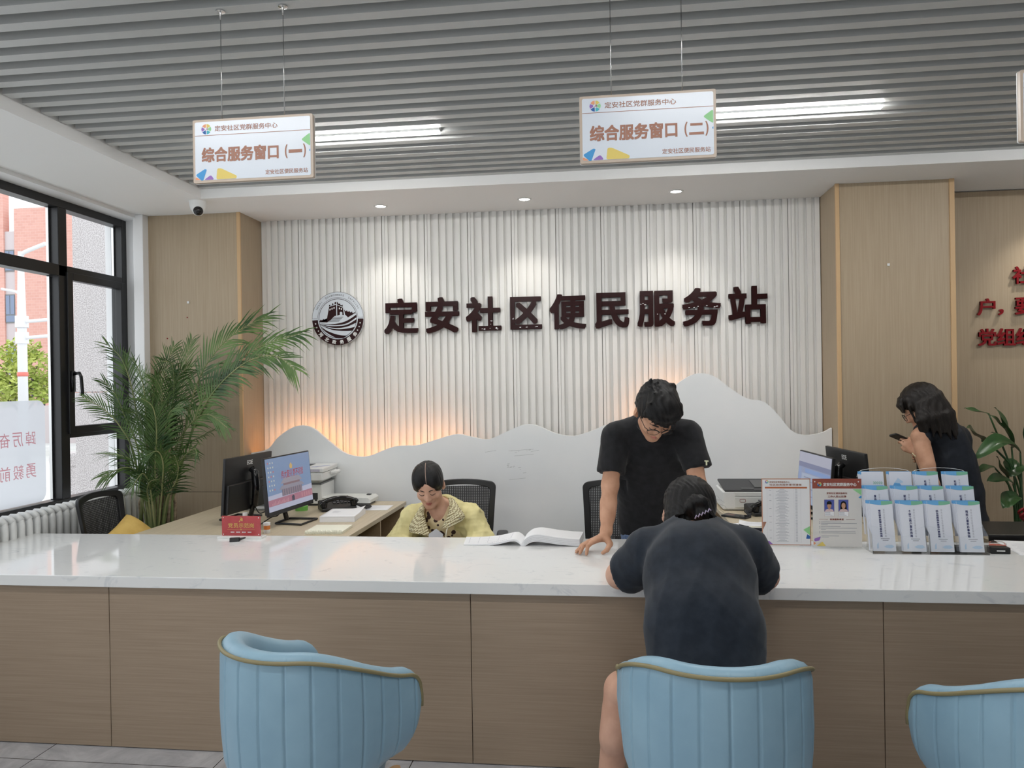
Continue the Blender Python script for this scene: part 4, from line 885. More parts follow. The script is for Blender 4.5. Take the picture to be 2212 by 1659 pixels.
def on_left(x, y):
    for (xa,za),(xb,zb) in zip(c_l[:-1], c_l[1:]):
        if xb <= x <= xa: return (x*(1+.35*y), y, za+(zb-za)*((x-xa)/(xb-xa))+.0009)
    return (x*(1+.35*y), y, .0062)
def ln(x0,y0,x1,y1,w_=.0011,n=8):
    for i in range(n):
        a, b = i/n, (i+1)/n; p = [x0+(x1-x0)*a, y0+(y1-y0)*a]; q = [x0+(x1-x0)*b, y0+(y1-y0)*b]
        d = (w_,0) if abs(x1-x0) < abs(y1-y0) else (0,w_)
        m_.add([on_left(*p), on_left(*q), on_left(q[0]+d[0],q[1]+d[1]), on_left(p[0]+d[0],p[1]+d[1])], [(0,1,2,3)])
for x in (-.285,-.235,-.185,-.13,-.06): ln(x,-.065,x,.08)
for y_ in (-.065,-.02,.03,.08): ln(-.285,y_,-.06,y_)
for i in range(9): ln(-.16+.011*i,-.078,-.153+.011*i,-.078,.004,1)
m_.build('table_lines', 'soft_ink', pl)
m_ = MB()
for i in range(4): m_.tube([(x*(1-.25*.0962),-.0962,max(.002,z-.006-.008*i)) for x, z in c_r[4:]], .0007, 4)
m_.build('page_lines', 'paper_edge', ph)
# two printed stands
def stand(name, label, x0, x1, y, z1, border):
    t = thing(name, label, 'sign stand', ((x0+x1)/2, y, CT)); Wd = x1-x0; Hd = z1-CT
    m_ = MB(); m_.box((-Wd/2,0,.004),(Wd/2,.0035,Hd)); m_.box((-Wd/2,-.0,0),(Wd/2,.07,.004)); m_.build('acrylic_stand', 'acrylic', t)
    m_ = MB(); m_.quad((-Wd/2,-.0006,.008),(Wd/2,-.0006,.008),(Wd/2,-.0006,Hd),(-Wd/2,-.0006,Hd)); m_.build('print_sheet', border, t)
    return t, Wd, Hd, lambda u, v: ((u-.5)*Wd, .008+v*(Hd-.008))
t, Wd, Hd, P = stand('printed_stand', 'upright acrylic stand with a long list, left of the brown headed one', .768, 1.003, 3.885, 1.120, mat('print_border', sr(196,140,112), .5))
y1, y2, y3 = -.0010, -.0014, -.0018
m_ = MB(); m_.flat([P(.018,.012),P(.982,.012),P(.982,.985),P(.018,.985)], (0,y1,0), EX, EZ); m_.build('white_page', 'paper', t)
m_ = MB()
def tx(mb, s, u0, u1, v, h, y, wt=.02, mi=0): a, z = P((u0+u1)/2, v); text_into(mb, s, (a,y,z), EX, EZ, (u1-u0)*Wd, h*Hd, None, mi, wt, 2)
tx(m_, '定安社区党群服务中心', .165,.58,.945,.026, y2); tx(m_, '社区政务服务事项清单', .165,.82,.905,.030, y2); m_.build('heading', 'sign_brown', t)
m_ = MB(); m_.flat([P(.07,.850),P(.93,.850),P(.93,.874),P(.07,.874)], (0,y2,0), EX, EZ); m_.build('head_bar', mat('bar_orange', sr(188,110,72), .5), t)
m_ = MB(); lg = MB()
for i in range(47):
    v = .835-.0170*i; w_ = .05+.10*((i*37) % 11)/11
    for (c0, ww, hh) in ((.42,w_,.0042),(.71,.022,.0045)): lg.flat([P(c0-ww,v),P(c0+ww,v),P(c0+ww,v+hh),P(c0-ww,v+hh)], (0,y2,0), EX, EZ)
    if i in (1,5,10,17,24,29,36,43): lg.flat([P(.155,v),P(.20,v),P(.20,v+.005),P(.155,v+.005)], (0,y2,0), EX, EZ)
    m_.flat([P(.11,v-.005),P(.80,v-.005),P(.80,v-.0043),P(.11,v-.0043)], (0,y2,0), EX, EZ)
lg.build('printed_lines', 'soft_ink', t)
for u in (.11,.235,.66,.80): m_.flat([P(u,.04),P(u+.003,.04),P(u+.003,.85),P(u,.85)], (0,y2,0), EX, EZ)
m_.build('table_lines', mat('line_grey', (.62,.63,.66), .7), t)
def decor(items, t, nm='decor_shape'):
    for mn, pts in items: MB().flat(round_poly([P(*p) for p in pts], .004), (0,y3,0), EX, EZ).build(nm, mn, t)
decor([('sign_brown',[(.02,.35),(.095,.35),(.02,.23)]),('tri_green',[(.98,.29),(.84,.235),(.98,.15)]),('tri_deepblue',[(.92,.17),(.98,.14),(.98,.10),(.895,.10)]),('tri_purple',[(.03,.014),(.11,.065),(.15,.06),(.22,.014)])], t)
lg = MB(); c0 = P(.11,.950); wedge_logo(lg, c0, .0088, ((0,y2,0),EX,EZ)); lg.build('logo', LOGO, t)
t, Wd, Hd, P = stand('printed_stand', 'upright acrylic stand with a brown heading and two portraits', 1.006, 1.236, 3.862, 1.122, mat('page_cream', sr(222,220,216), .5))
m_ = MB(); m_.flat([P(0,.855),P(1,.855),P(1,1),P(0,1)], (0,y1,0), EX, EZ); m_.build('head_band', 'brick_brown', t)
m_ = MB(); tx(m_, '定安社区党群服务中心', .225,.90,.915,.046, y2, .03)
for u, v in ((.05,.955),(.94,.955)): m_.flat([(P(u,v)[0]+.0032*math.cos(a*PI/5), P(u,v)[1]+.0032*math.sin(a*PI/5)) for a in range(10)], (0,y2,0), EX, EZ)
m_.build('white_lettering', 'white_plastic', t)
m_ = MB(); tx(m_, '定安社区便民服务站', .29,.71,.785,.028, y2); tx(m_, '工作人员公示牌', .31,.69,.738,.030, y2); tx(m_, '政务服务承诺', .35,.63,.402,.026, y2)
for a, b in ((.13,.31),(.68,.86)): m_.flat([P(a,.400),P(b,.400),P(b,.403),P(a,.403)], (0,y2,0), EX, EZ)
m_.build('heading', 'brick_brown', t)
for k, (u, hr) in enumerate(((.34,0),(.63,1))):
    m_ = MB(); ms = ['sign_brown', mat('portrait_blue', sr(78,92,168), .6), 'paper', 'hair', 'skin', mat('portrait_pink', sr(214,190,190), .7)]
    def pp(pts, mi, e): m_.flat([P(*q) for q in pts], (0,y2-.0003*e,0), EX, EZ, mi)
    pp([(u-.102,.448),(u+.102,.448),(u+.102,.692),(u-.102,.692)], 0, 0); pp([(u-.099,.45),(u+.099,.45),(u+.099,.515),(u-.099,.515)], 2, 1); pp([(u-.099,.517),(u+.099,.517),(u+.099,.690),(u-.099,.690)], 1, 1)
    el = lambda cx, cy, rx, ry, mi, e: pp([(cx+rx*math.cos(a*PI/10), cy+ry*math.sin(a*PI/10)) for a in range(20)], mi, e)
    if hr: el(u,.61,.062,.062,3,2); pp([(u-.07,.53),(u+.07,.53),(u+.06,.61),(u-.06,.61)], 3, 2)
    else: el(u,.632,.052,.040,3,2)
    pp([(u-.09,.518),(u+.09,.518),(u+.075,.545),(u+.02,.558),(u-.02,.558),(u-.075,.545)], 5, 3); pp([(u-.02,.548),(u+.02,.548),(u+.02,.58),(u-.02,.58)], 4, 3.5); el(u,.603,.042,.044,4,4)
    if not hr: pp([(u-.045,.622),(u+.045,.622),(u+.04,.66),(u-.04,.66)], 3, 5)
    m_.build('portrait', ms, t)
m_ = MB()
for k, u in enumerate((.34,.63)):
    for i in range(4): m_.flat([P(u-.09,.503-.014*i),P(u+(.02 if i < 3 else .06),.503-.014*i),P(u+(.02 if i < 3 else .06),.508-.014*i),P(u-.09,.508-.014*i)], (0,y3,0), EX, EZ)
for i, (v, w_) in enumerate(((.362,.42),(.340,.73),(.318,.14),(.293,.40),(.270,.73),(.250,.10),(.222,.70),(.200,.71))):
    m_.flat([P(.165,v),P(.165+w_,v),P(.165+w_,v+.006),P(.165,v+.006)], (0,y2,0), EX, EZ)
    if i not in (2,5): m_.flat([(P(.14,v+.003)[0]+.0022*math.cos(a*PI/4), P(.14,v+.003)[1]+.0022*math.sin(a*PI/4)) for a in range(8)], (0,y2,0), EX, EZ)
for v, w_ in ((.155,.36),(.138,.15)): m_.flat([P(.17,v),P(.17+w_,v),P(.17+w_,v+.006),P(.17,v+.006)], (0,y2,0), EX, EZ)
m_.build('printed_lines', 'soft_ink', t)
decor([('tri_green',[(.82,.845),(1,.845),(1,.755)]),('tri_blue',[(.93,.72),(1,.76),(1,.71)]),('tri_purple',[(.02,.115),(.16,.15),(.13,.09),(.03,.075)]),('tri_orange',[(.01,.075),(.06,.05),(.01,.02)]),('tri_yellow',[(.07,.01),(.19,.075),(.26,.01)])], t)
lg = MB(); c0 = P(.145,.917); wedge_logo(lg, c0, .0105, ((0,y2,0),EX,EZ)); lg.build('logo', ['tri_orange','tri_blue','tri_deepblue','tri_teal','tri_green','tri_yellow'], t)
# ================================================================ brochure rack and its brochures
XC = [1.310,1.4445,1.566,1.702]; RY = [3.768,3.830,3.892]; RZ_ = [.789,.852,.915]; LEAN = R(11); BW, BH = .1035, .236
for k in range(2):
    t = thing('brochure_rack', 'clear acrylic tiered brochure rack, %s one of the pair' % ('left' if k == 0 else 'right'), 'brochure rack', (0,0,0), 0, 'brochure racks')
    xa, xb = XC[2*k]-.0625, XC[2*k+1]+.0625
    m_ = MB(); top = [(xa,1.118),(xa+.02,1.150),((xa+xb)/2,1.163),(xb-.02,1.150),(xb,1.118)]
    pts = [(xa,.785),(xb,.785)]+[(p.x,p.y) for p in reversed(spline(top, 5))]
    m_.prism([(x,z) for x, z in pts], (0,3.962,0), EX, EZ, (0,.003,0)); m_.build('back_panel', 'acrylic', t); m_ = MB(); m_.tube([(x,3.9625,z) for x, z in pts[1:]], .0011, 5); m_.build('panel_edge', 'acrylic_block', t)
    m_ = MB()
    for x in (xa,(xa+xb)/2,xb): m_.prism([(3.745,.781),(3.965,.781),(3.965,1.10),(3.93,1.02),(3.80,.90),(3.758,.87)], (x-.001,0,0), EY, EZ, (.002,0,0))
    m_.build('side_wall', 'acrylic', t); MB().box((xa,3.745,CT+.0005),(xb,3.965,CT+.004)).build('base_plate', 'acrylic', t)
    for r_ in range(3):
        m_ = MB(); y = RY[r_]-.012; z = RZ_[r_]
        for c_ in (2*k,2*k+1):
            s = 1 if c_ % 2 == 0 else -1; x = XC[c_]; up = [(-.060*s,.118),(-.03*s,.112),(.0,.092),(.03*s,.074),(.060*s,.068)]
            cv2 = [(p.x,p.y) for p in spline(up, 4)]; n = len(cv2); dy = math.tan(LEAN)
            m_.add([(x+a,y,z-.004) for a, b in cv2]+[(x+a,y+b*dy,z+b) for a, b in cv2], [(i,i+1,n+i+1,n+i) for i in range(n-1)])
            m_.tube([(x+a,y+b*dy,z+b) for a, b in cv2], .0008, 4)
        m_.build('pocket_front', 'acrylic', t)
M['b_white'] = mat('b_white', sr(226,230,240), .5); M['b_blue'] = mat('b_blue', sr(110,176,226), .5); M['b_green'] = mat('b_green', sr(126,190,160), .5); M['b_pale'] = mat('b_pale', sr(190,214,236), .5)
TL = [['餐饮服务经营许可服务指南','个体工商户服务指南','民生保障服务事项办事指南','残疾人服务办事指南'],['食品小作坊服务指南','就业创业服务指南','社保经办服务指南','社保经办服务指南'],['','','社保经办服务指南','社保经办服务指南']]
rown = ['front row','middle row','back row']; coln = ['first from left','second from left','third from left','last at right']
plain = None
def vert_text(mb, s, x, z0, z1, w_, mi, wt, y):
    n = len(s)
    for i, ch in enumerate(s): text_into(mb, ch, (x, y, z0+(z1-z0)*(i+.5)/n), EX, EZ, w_, abs(z1-z0)/n*.82, None, mi, wt, 2)
for r_ in range(3):
    for c_ in range(4):
        lab = 'brochure at the front of its pocket, %s, %s in the acrylic rack' % (rown[r_], coln[c_])
        t = thing('brochure', lab, 'brochure', (XC[c_]+.002*((r_*4+c_) % 3-1), RY[r_], RZ_[r_]), 0, 'brochures in the rack'); t.rotation_euler = (-LEAN, 0, 0)
        MB().box((-BW/2,-.0012,0),(BW/2,.0012,BH)).build('leaflet', 'b_white', t)
        m_ = MB(); yy = -.0016; ms = ['b_blue','b_green','navy_ink','soft_ink','b_pale','b_blue']
        if TL[r_][c_]:
            for i in range(8):
                a, b = -BW/2+BW*i/8, -BW/2+BW*(i+1)/8; h = lambda x: BH-.013-.006*math.sin(PI*(x/BW+.5))
                m_.add([(a,yy,h(a)),(b,yy,h(b)),(b,yy,BH),(a,yy,BH)], [(0,1,2,3)], 0 if i < 4 else 1)
            s = TL[r_][c_]; vert_text(m_, s, -.010, .195, .066 if r_ == 0 else .195-.0145*len(s), .0105, 2, .03, yy)
            vert_text(m_, '容东片区社区便民服务站', .010, .200, .066, .0075, 3, .0, yy)
            m_.flat([(-.014,.057),(.026,.057),(.026,.060),(-.014,.060)], (0,yy,0), EX, EZ, 3); m_.flat([(-.006,.049),(.020,.049),(.020,.052),(-.006,.052)], (0,yy,0), EX, EZ, 3)
            m_.flat([(-.002,.022),(.015,.030),(.035,.030),(.046,.021),(.030,.014),(.010,.016)], (0,yy,0), EX, EZ, 4); m_.flat([(-.034,.012),(-.026,.014),(-.026,.042),(-.033,.030)], (0,yy,0), EX, EZ, 4)
        elif c_ == 0:
            for i in range(5): m_.flat([(.000+.009*i,.175),(.004+.009*i,.175),(.009+.009*i,.181),(.004+.009*i,.187),(.000+.009*i,.187),(.005+.009*i,.181)], (0,yy,0), EX, EZ, 1)
        else:
            m_.flat([(-.045,.155),(.01,.155),(-.005,.178),(-.03,.182)], (0,yy,0), EX, EZ, 5); m_.flat([(-.03,.182),(-.012,.205),(.012,.185),(-.005,.178)], (0,yy,0), EX, EZ, 4)
        m_.build('cover_print', ms, t)
        if plain is None:
            m2 = MB(); m2.box((-BW/2,-.0012,0),(BW/2,.0012,BH)); pm = m2; 
        nst = [4,4,3][r_]
        for q in range(nst):
            lab2 = 'brochure stacked behind the %s brochure of the %s in the acrylic rack' % (coln[c_], rown[r_])
            dx = -.004-.0035*q; rz = RY[r_]+.0045*(q+1)
            if plain is None:
                plain = thing('brochure', lab2, 'brochure', (XC[c_]+dx, rz, RZ_[r_]), 0, 'brochures in the rack'); plain.rotation_euler = (-LEAN,0,0)
                pm.build('leaflet', 'b_white', plain); e = MB(); e.box((-BW/2-.0001,-.0016,BH-.014),(BW/2+.0001,.0016,BH+.0002)); e.build('top_band', 'b_blue', plain)
            else:
                d_ = dup(plain, (XC[c_]+dx, rz, RZ_[r_]+.001*(q % 2)), 0, lab2); d_.rotation_euler = (-LEAN,0,0)
# ================================================================ right end of the counter
sheet('paper_sheet','printed sheet at the right end of the counter beyond the rack','paper',(2.07,3.90,CT+.0005),.30,.34,R(-8),lines=12)
t = thing('ink_pad', 'black ink pad box with a white label right of the rack', 'ink pad', (1.828,3.80,CT), R(-3))
MB().box((-.042,-.024,0),(.042,.026,.030)).build('box', 'black_plastic', t, False, .003); m_ = MB(); m_.quad((-.018,-.0246,.012),(.018,-.0246,.012),(.018,-.0246,.018),(-.018,-.0246,.018)); m_.build('label', 'white_plastic', t)
t = thing('ink_dish', 'round red ink dish with a clear lid behind the ink pad', 'ink dish', (1.872,3.905,CT))
MB().lathe([(.0001,0),(.036,0),(.038,.014),(.0001,.015)], (0,0,0), 24).build('dish', mat('ink_red', sr(206,110,96), .4), t, 50); MB().lathe([(.039,.012),(.039,.024),(.030,.030),(.0001,.031)], (0,0,0), 24).build('clear_lid', 'acrylic', t, True)
t = thing('side_table', 'black side table behind the right end of the counter', 'table', (2.30,4.32,0))
MB().box((-.36,-.19,.765),(.40,.19,.800)).build('table_top', 'black_metal', t, False, .003)
for x, y in ((-.33,-.16),(.37,-.16),(-.33,.16),(.37,.16)): MB().box((x-.015,y-.015,0),(x+.015,y+.015,.765)).build('leg', 'black_metal', t)
sheet('paper_sheet','curled printed sheet on the right desk beside the seated woman','paper',(.84,4.37,.800),.20,.13,R(-12),curl=.03,lines=7)
sheet('paper_sheet','thin paper strip lying flat on the right desk','paper',(.775,4.46,.7805),.15,.09,R(20))
t = thing('notebook', 'dark blue notebook under the curled sheet on the right desk', 'notebook', (.845,4.33,.78), R(-8))
MB().box((-.11,-.065,0),(.11,.065,.018)).build('cover', mat('cover_navy', sr(26,34,54), .5), t, False, .002); MB().box((-.06,-.055,.018),(.01,-.01,.0188)).build('label', 'cream_paper', t)
# ================================================================ people: smooth signed-distance modelling, meshed with surface nets
class SDF:
    def __init__(s, lo, hi, h):
        s.o = np.array(lo, np.float32); s.h = h; s.n = np.ceil((np.array(hi)-np.array(lo))/h).astype(int)+1
        s.F = np.full(s.n, .5, np.float32); s.M = Matrix()
        s.ax = [s.o[i]+h*np.arange(s.n[i], dtype=np.float32) for i in range(3)]
    def sub(s, lo, hi):
        sl = []
        for i in range(3):
            a = int(np.floor((lo[i]-s.o[i])/s.h)); b = int(np.ceil((hi[i]-s.o[i])/s.h))+1
            a = max(0, a); b = min(s.n[i], b)
            if a >= b: return None, None
            sl.append(slice(a, b))
        g = np.meshgrid(s.ax[0][sl[0]], s.ax[1][sl[1]], s.ax[2][sl[2]], indexing='ij')
        return tuple(sl), g
    def put(s, sl, d, k, op):
        f = s.F[sl]
        if op == 'sub': a, b = f, -d; q = np.maximum(k-np.abs(a-b), 0)/k if k else 0; s.F[sl] = np.maximum(a, b)+(q*q*k*.25 if k else 0)
        else: q = np.maximum(k-np.abs(f-d), 0)/k if k else 0; s.F[sl] = np.minimum(f, d)-(q*q*k*.25 if k else 0)
    def cap(s, a, b, ra, rb=None, k=.02, op='add', sq=None, fac=1.0):
        rb = ra if rb is None else rb; sc = s.M.to_scale().x
        a = np.array(s.M @ Vector(a)); b = np.array(s.M @ Vector(b)); ra *= sc; rb *= sc
        m = max(ra, rb)*max(1, fac)+k+2*s.h; sl, g = s.sub(np.minimum(a,b)-m, np.maximum(a,b)+m)
        if sl is None: return s
        P = [g[i]-a[i] for i in range(3)]; ab = b-a
        if sq is not None:
            w = np.array((s.M.to_3x3() @ Vector(sq)).normalized()); t = (1/fac-1); q = sum(P[i]*w[i] for i in range(3))*t; P = [P[i]+q*w[i] for i in range(3)]; ab = ab+w*float(ab@w)*t
        L = float(ab@ab)+1e-12; t = np.clip(sum(P[i]*ab[i] for i in range(3))/L, 0, 1)
        d = np.sqrt(sum((P[i]-t*ab[i])**2 for i in range(3)))-(ra+(rb-ra)*t)
        s.put(sl, (d*min(1, fac)).astype(np.float32), k, op); return s
    def chain(s, pts, rad, k=.02, **kw):
        for i in range(len(pts)-1): s.cap(pts[i], pts[i+1], rad[i], rad[i+1], k, **kw)
        return s
    def ell(s, c, r, k=.02, op='add', rot=None):
        sc = s.M.to_scale().x; c = np.array(s.M @ Vector(c)); r = np.array(r)*sc
        Rm = np.array((s.M.to_3x3().normalized() @ (rot or Matrix.Identity(3))))
        m = max(r)+k+2*s.h; sl, g = s.sub(c-m, c+m)
        if sl is None: return s
        P = [g[i]-c[i] for i in range(3)]; Q = [sum(P[i]*Rm[i][j] for i in range(3)) for j in range(3)]
        k0 = np.sqrt(sum((Q[j]/r[j])**2 for j in range(3))); k1 = np.sqrt(sum((Q[j]/r[j]**2)**2 for j in range(3)))+1e-9
        s.put(sl, (k0*(k0-1)/k1).astype(np.float32), k, op); return s
    def plane(s, p, n, box=None, k=.004):
        """cut away everything on the side n points to (inside the box lo/hi only, if given)"""
        p = np.array(s.M @ Vector(p)); n = np.array((s.M.to_3x3() @ Vector(n)).normalized())
        lo, hi = box if box else (s.o, s.o+s.h*s.n)
        sl, g = s.sub(lo, hi)
        if sl is None: return s
        s.F[sl] = np.maximum(s.F[sl], sum((g[i]-p[i])*n[i] for i in range(3))); return s
    def mesh(s):
        F, h = s.F, s.h; S = F < 0; c = np.zeros(np.array(S.shape)-1, np.int8)
        OF = [(i,j,k) for i in (0,1) for j in (0,1) for k in (0,1)]; sl = lambda v, n: slice(v, n-1+v)
        for o in OF: c += S[sl(o[0],S.shape[0]),sl(o[1],S.shape[1]),sl(o[2],S.shape[2])]
        I, J, K = np.nonzero((c > 0) & (c < 8)); idx = np.full(c.shape, -1, np.int64); idx[I,J,K] = np.arange(len(I))
        V = [F[I+o[0],J+o[1],K+o[2]] for o in OF]; acc = np.zeros((len(I),3)); cnt = np.zeros(len(I))
        for a in range(8):
            for b in range(a+1, 8):
                if sum(abs(OF[a][q]-OF[b][q]) for q in range(3)) != 1: continue
                m = (V[a] < 0) != (V[b] < 0); t = np.where(m, V[a]/np.where(m, V[a]-V[b], 1), 0)
                acc += np.where(m[:,None], np.array(OF[a])+t[:,None]*(np.array(OF[b])-np.array(OF[a])), 0); cnt += m
        v = (np.stack([I,J,K], 1)+acc/cnt[:,None])*h+s.o; fs = []
        for ax in range(3):
            sA = [slice(1,-1)]*3; sB = [slice(1,-1)]*3; sA[ax] = slice(0,-1); sB[ax] = slice(1,None)
            A = S[tuple(sA)]; B = S[tuple(sB)]; q = np.stack(np.nonzero(A != B), 1); ins = A[tuple(q.T)]
            for d_ in range(3):
                if d_ != ax: q[:,d_] += 1
            e1, e2 = (ax+1) % 3, (ax+2) % 3; u1 = np.eye(3, dtype=int)[e1]; u2 = np.eye(3, dtype=int)[e2]
            G = lambda w: idx[tuple((q-w).T)]
            Q = np.stack([G(u1+u2), G(u2), G(0*u1), G(u1)], 1); Q[~ins] = Q[~ins][:, ::-1]; fs.append(Q[(Q >= 0).all(1)])
        return v, np.concatenate(fs)
def sdf_obj(s, name, mats, parent=None, fold=0.0, fscale=(9,9,16), smooth=2, colour=None, seed=1, post=None):
    v, f = s.mesh(); n = len(v)
    e = np.concatenate([f[:,[0,1]],f[:,[1,2]],f[:,[2,3]],f[:,[3,0]]])
    for _ in range(smooth):
        a = np.zeros((n,3)); c = np.zeros(n); np.add.at(a, e[:,0], v[e[:,1]]); np.add.at(c, e[:,0], 1); v = v*.4+.6*a/np.maximum(c,1)[:,None]
    if fold or post:
        fn = np.cross(v[f[:,2]]-v[f[:,0]], v[f[:,3]]-v[f[:,1]]); nn = np.zeros((n,3))
        for i in range(4): np.add.at(nn, f[:,i], fn)
        nn /= np.linalg.norm(nn, axis=1)[:,None]+1e-12
    if fold:
        rg = np.random.RandomState(seed); d = np.zeros(n)
        for i in range(7):
            kx = rg.normal(size=3)*np.array(fscale)*(1+.5*i); w = v+.03*np.sin(v[:, [1,2,0]]*11+i); q = np.sin(w@kx+rg.uniform(0,6.28)); d += (1-np.abs(q))**2/(1+.35*i)
        v = v+nn*((d/2.4-.5)*fold)[:,None]
    if post: v = v+nn*post(v)[:,None]
    me = bpy.data.meshes.new(name); me.from_pydata(v.tolist(), [], f.tolist())
    for q in (mats if isinstance(mats, (list, tuple)) else [mats]): me.materials.append(M[q])
    if colour is not None: me.polygons.foreach_set('material_index', colour(v[f].mean(1)).astype(np.int32).tolist())
    return link(name, me, parent, True)
def head_shapes(s, Mh, fem=0.0, neck=None, ears=(1,1)):
    """skull, face and ears in the head frame (face toward local -Y)"""
    s.M = Mh
    s.ell((0,.016,.045),(.075,.093,.084),.0); s.ell((0,-.030,-.028),(.060-.003*fem,.060,.082),.03)
    s.ell((0,-.045,.045),(.058,.045,.045),.03)
    for g in (-1,1):
        s.cap((g*.046,-.005,-.062),(g*.014,-.064,-.099),.020-.003*fem,.018,.03); s.ell((g*.040,-.058,-.026),(.026,.026,.026),.025)
        s.ell((g*.031,-.098,.004),(.019,.014,.011),.014,'sub'); s.ell((g*.031,-.0785,.001),(.0155,.0125,.0115),.006)
        s.cap((g*.014,-.083,.024),(g*.042,-.078,.025),.009,.007,.012)
        if ears[0 if g < 0 else 1]:
            rt = Matrix.Rotation(R(g*26),3,'Z') @ Matrix.Rotation(R(-8),3,'X')
            s.ell((g*.086,.014,-.004),(.010,.022,.034),.008,'add',rt); s.ell((g*.095,.008,.002),(.006,.010,.018),.006,'sub',rt); s.ell((g*.080,.004,-.030),(.008,.010,.012),.006)
    s.ell((0,-.070,-.102),(.020,.018,.016),.02); s.cap((0,-.086,.010),(0,-.104,-.028),.008,.0115,.014); s.ell((0,-.101,-.033),(.0125,.012,.010),.008)
    for g in (-1,1): s.ell((g*.0125,-.093,-.035),(.008,.010,.0075),.006)
    s.cap((-.019,-.081,-.0625),(.019,-.081,-.0625),.0055,.0055,.008); s.ell((0,-.088,-.061),(.013,.007,.0055),.006)
    s.cap((-.014,-.082,-.0725),(.014,-.082,-.0725),.0065,.0065,.007); s.ell((0,-.087,-.0735),(.012,.008,.0065),.006); s.cap((-.022,-.0915,-.0675),(.022,-.0915,-.0675),.0022,.0022,.003,'sub')
    s.M = Matrix()
def lip_colour(Mh):
    inv = np.array(Mh.inverted())
    def fn(c):
        q = c@inv[:3,:3].T+inv[:3,3]; return ((np.abs(q[:,0])/.0195)**2+((q[:,2]+.0675)/.0095)**2 < 1) & (q[:,1] < -.074)
    return fn
def face_lines(Mh, parent, brow_w=.0036, brow_z=.027, lash=True):
    for g in (-1,1):
        m_ = MB(); P_ = spline([(g*.012,-.0925,brow_z-.003),(g*.028,-.0905,brow_z+.002),(g*.050,-.0765,brow_z-.001)], 6)
        m_.tube([Mh @ p for p in P_], [brow_w*(.6+.6*math.sin(PI*min(1,(i+2)/len(P_)))) for i in range(len(P_))], 6); m_.build('eyebrow', 'brow', parent, True)
        if lash:
            m_ = MB(); P_ = spline([(g*.0165,-.0868,-.0005),(g*.024,-.0905,-.0045),(g*.034,-.0905,-.0050),(g*.047,-.0815,-.0010)], 5)
            m_.tube([Mh @ p for p in P_], .0017, 6); m_.build('eyelash_line', 'brow', parent, True)
def headM(c, yaw, pitch, roll, sc): # yaw 0 faces -Y; pitch forward positive
    return Matrix.Translation(c) @ Matrix.Rotation(R(yaw),4,'Z') @ Matrix.Rotation(R(pitch),4,'X') @ Matrix.Rotation(R(roll),4,'Y') @ Matrix.Diagonal((sc,sc,sc,1))
def fingers(s, wrist, f, n, side, sc=1.0, curl=(30,35,25), spread=.02, thumb=None):
    """palm, four fingers and thumb; f toward the fingertips, n out of the back of the hand, side toward the thumb"""
    f = Vector(f).normalized(); n = Vector(n).normalized(); side = Vector(side); side = (side-f*side.dot(f)).normalized(); n = f.cross(side) if f.cross(side).dot(n) > 0 else -f.cross(side)
    w = Vector(wrist); tips = []
    for i, (off, L, r) in enumerate(((.030,.040,.0098),(.010,.045,.0102),(-.010,.042,.0098),(-.029,.033,.0086))):
        kn = w+f*(.086-.006*abs(i-1))*sc+side*off*sc; s.cap(w+side*off*.5*sc+f*.012*sc, kn, .0155*sc, .0118*sc, .012)
        d = (f+side*off*spread*40).normalized(); p = kn; a = 0
        for j, l in enumerate((L, L*.64, L*.52)):
            a += R(curl[j]); q = p+(d*math.cos(a)-n*math.sin(a))*l*sc; s.cap(p, q, (r-.0007*j)*sc, (r-.0007*(j+1))*sc, .003); p = q
        tips.append(p)
    t0 = w+f*.022*sc+side*.022*sc; th = thumb or [(.030,.030,-.006),(.056,.046,-.014),(.080,.046,-.022)]
    p = t0
    for j, (a, b, c) in enumerate(th):
        q = w+f*a*sc+side*b*sc+n*c*sc; s.cap(p, q, (.0145-.0015*j)*sc, (.0128-.0015*j)*sc, .006 if j else .012); p = q
    return tips
M['scalp'] = mat('scalp', sr(176,150,136), .6)
M['black_cotton'] = tex_noise(mat('black_cotton', (.012,.012,.014), .85, 0, .25, sheen=.12), (.009,.0095,.011), (.015,.0155,.018), (1,1,1), 30, 3)
M['navy_cotton'] = tex_noise(mat('navy_cotton', (.012,.02,.03), .85, 0, .25, sheen=.15), (.011,.016,.025), (.018,.025,.037), (1,1,1), 24, 3)
M['navy_silk'] = tex_noise(mat('navy_silk', (.012,.02,.03), .6, 0, .3), (.010,.013,.019), (.016,.020,.029), (1,1,1), 24, 3)
M['denim'] = tex_noise(mat('denim', (.1,.16,.26), .8), sr(92,112,146), sr(122,142,176), (1,1,1), 60, 4)
M['dark_cloth'] = mat('dark_cloth', (.014,.015,.02), .85)
M['shoe'] = mat('shoe', (.55,.55,.55), .5); M['dark_shoe'] = mat('dark_shoe', (.03,.03,.03), .5)
M['jacket'] = tex_noise(mat('jacket', (.6,.55,.3), .75), sr(214,204,146), sr(226,216,160), (1,1,1), 18, 3)
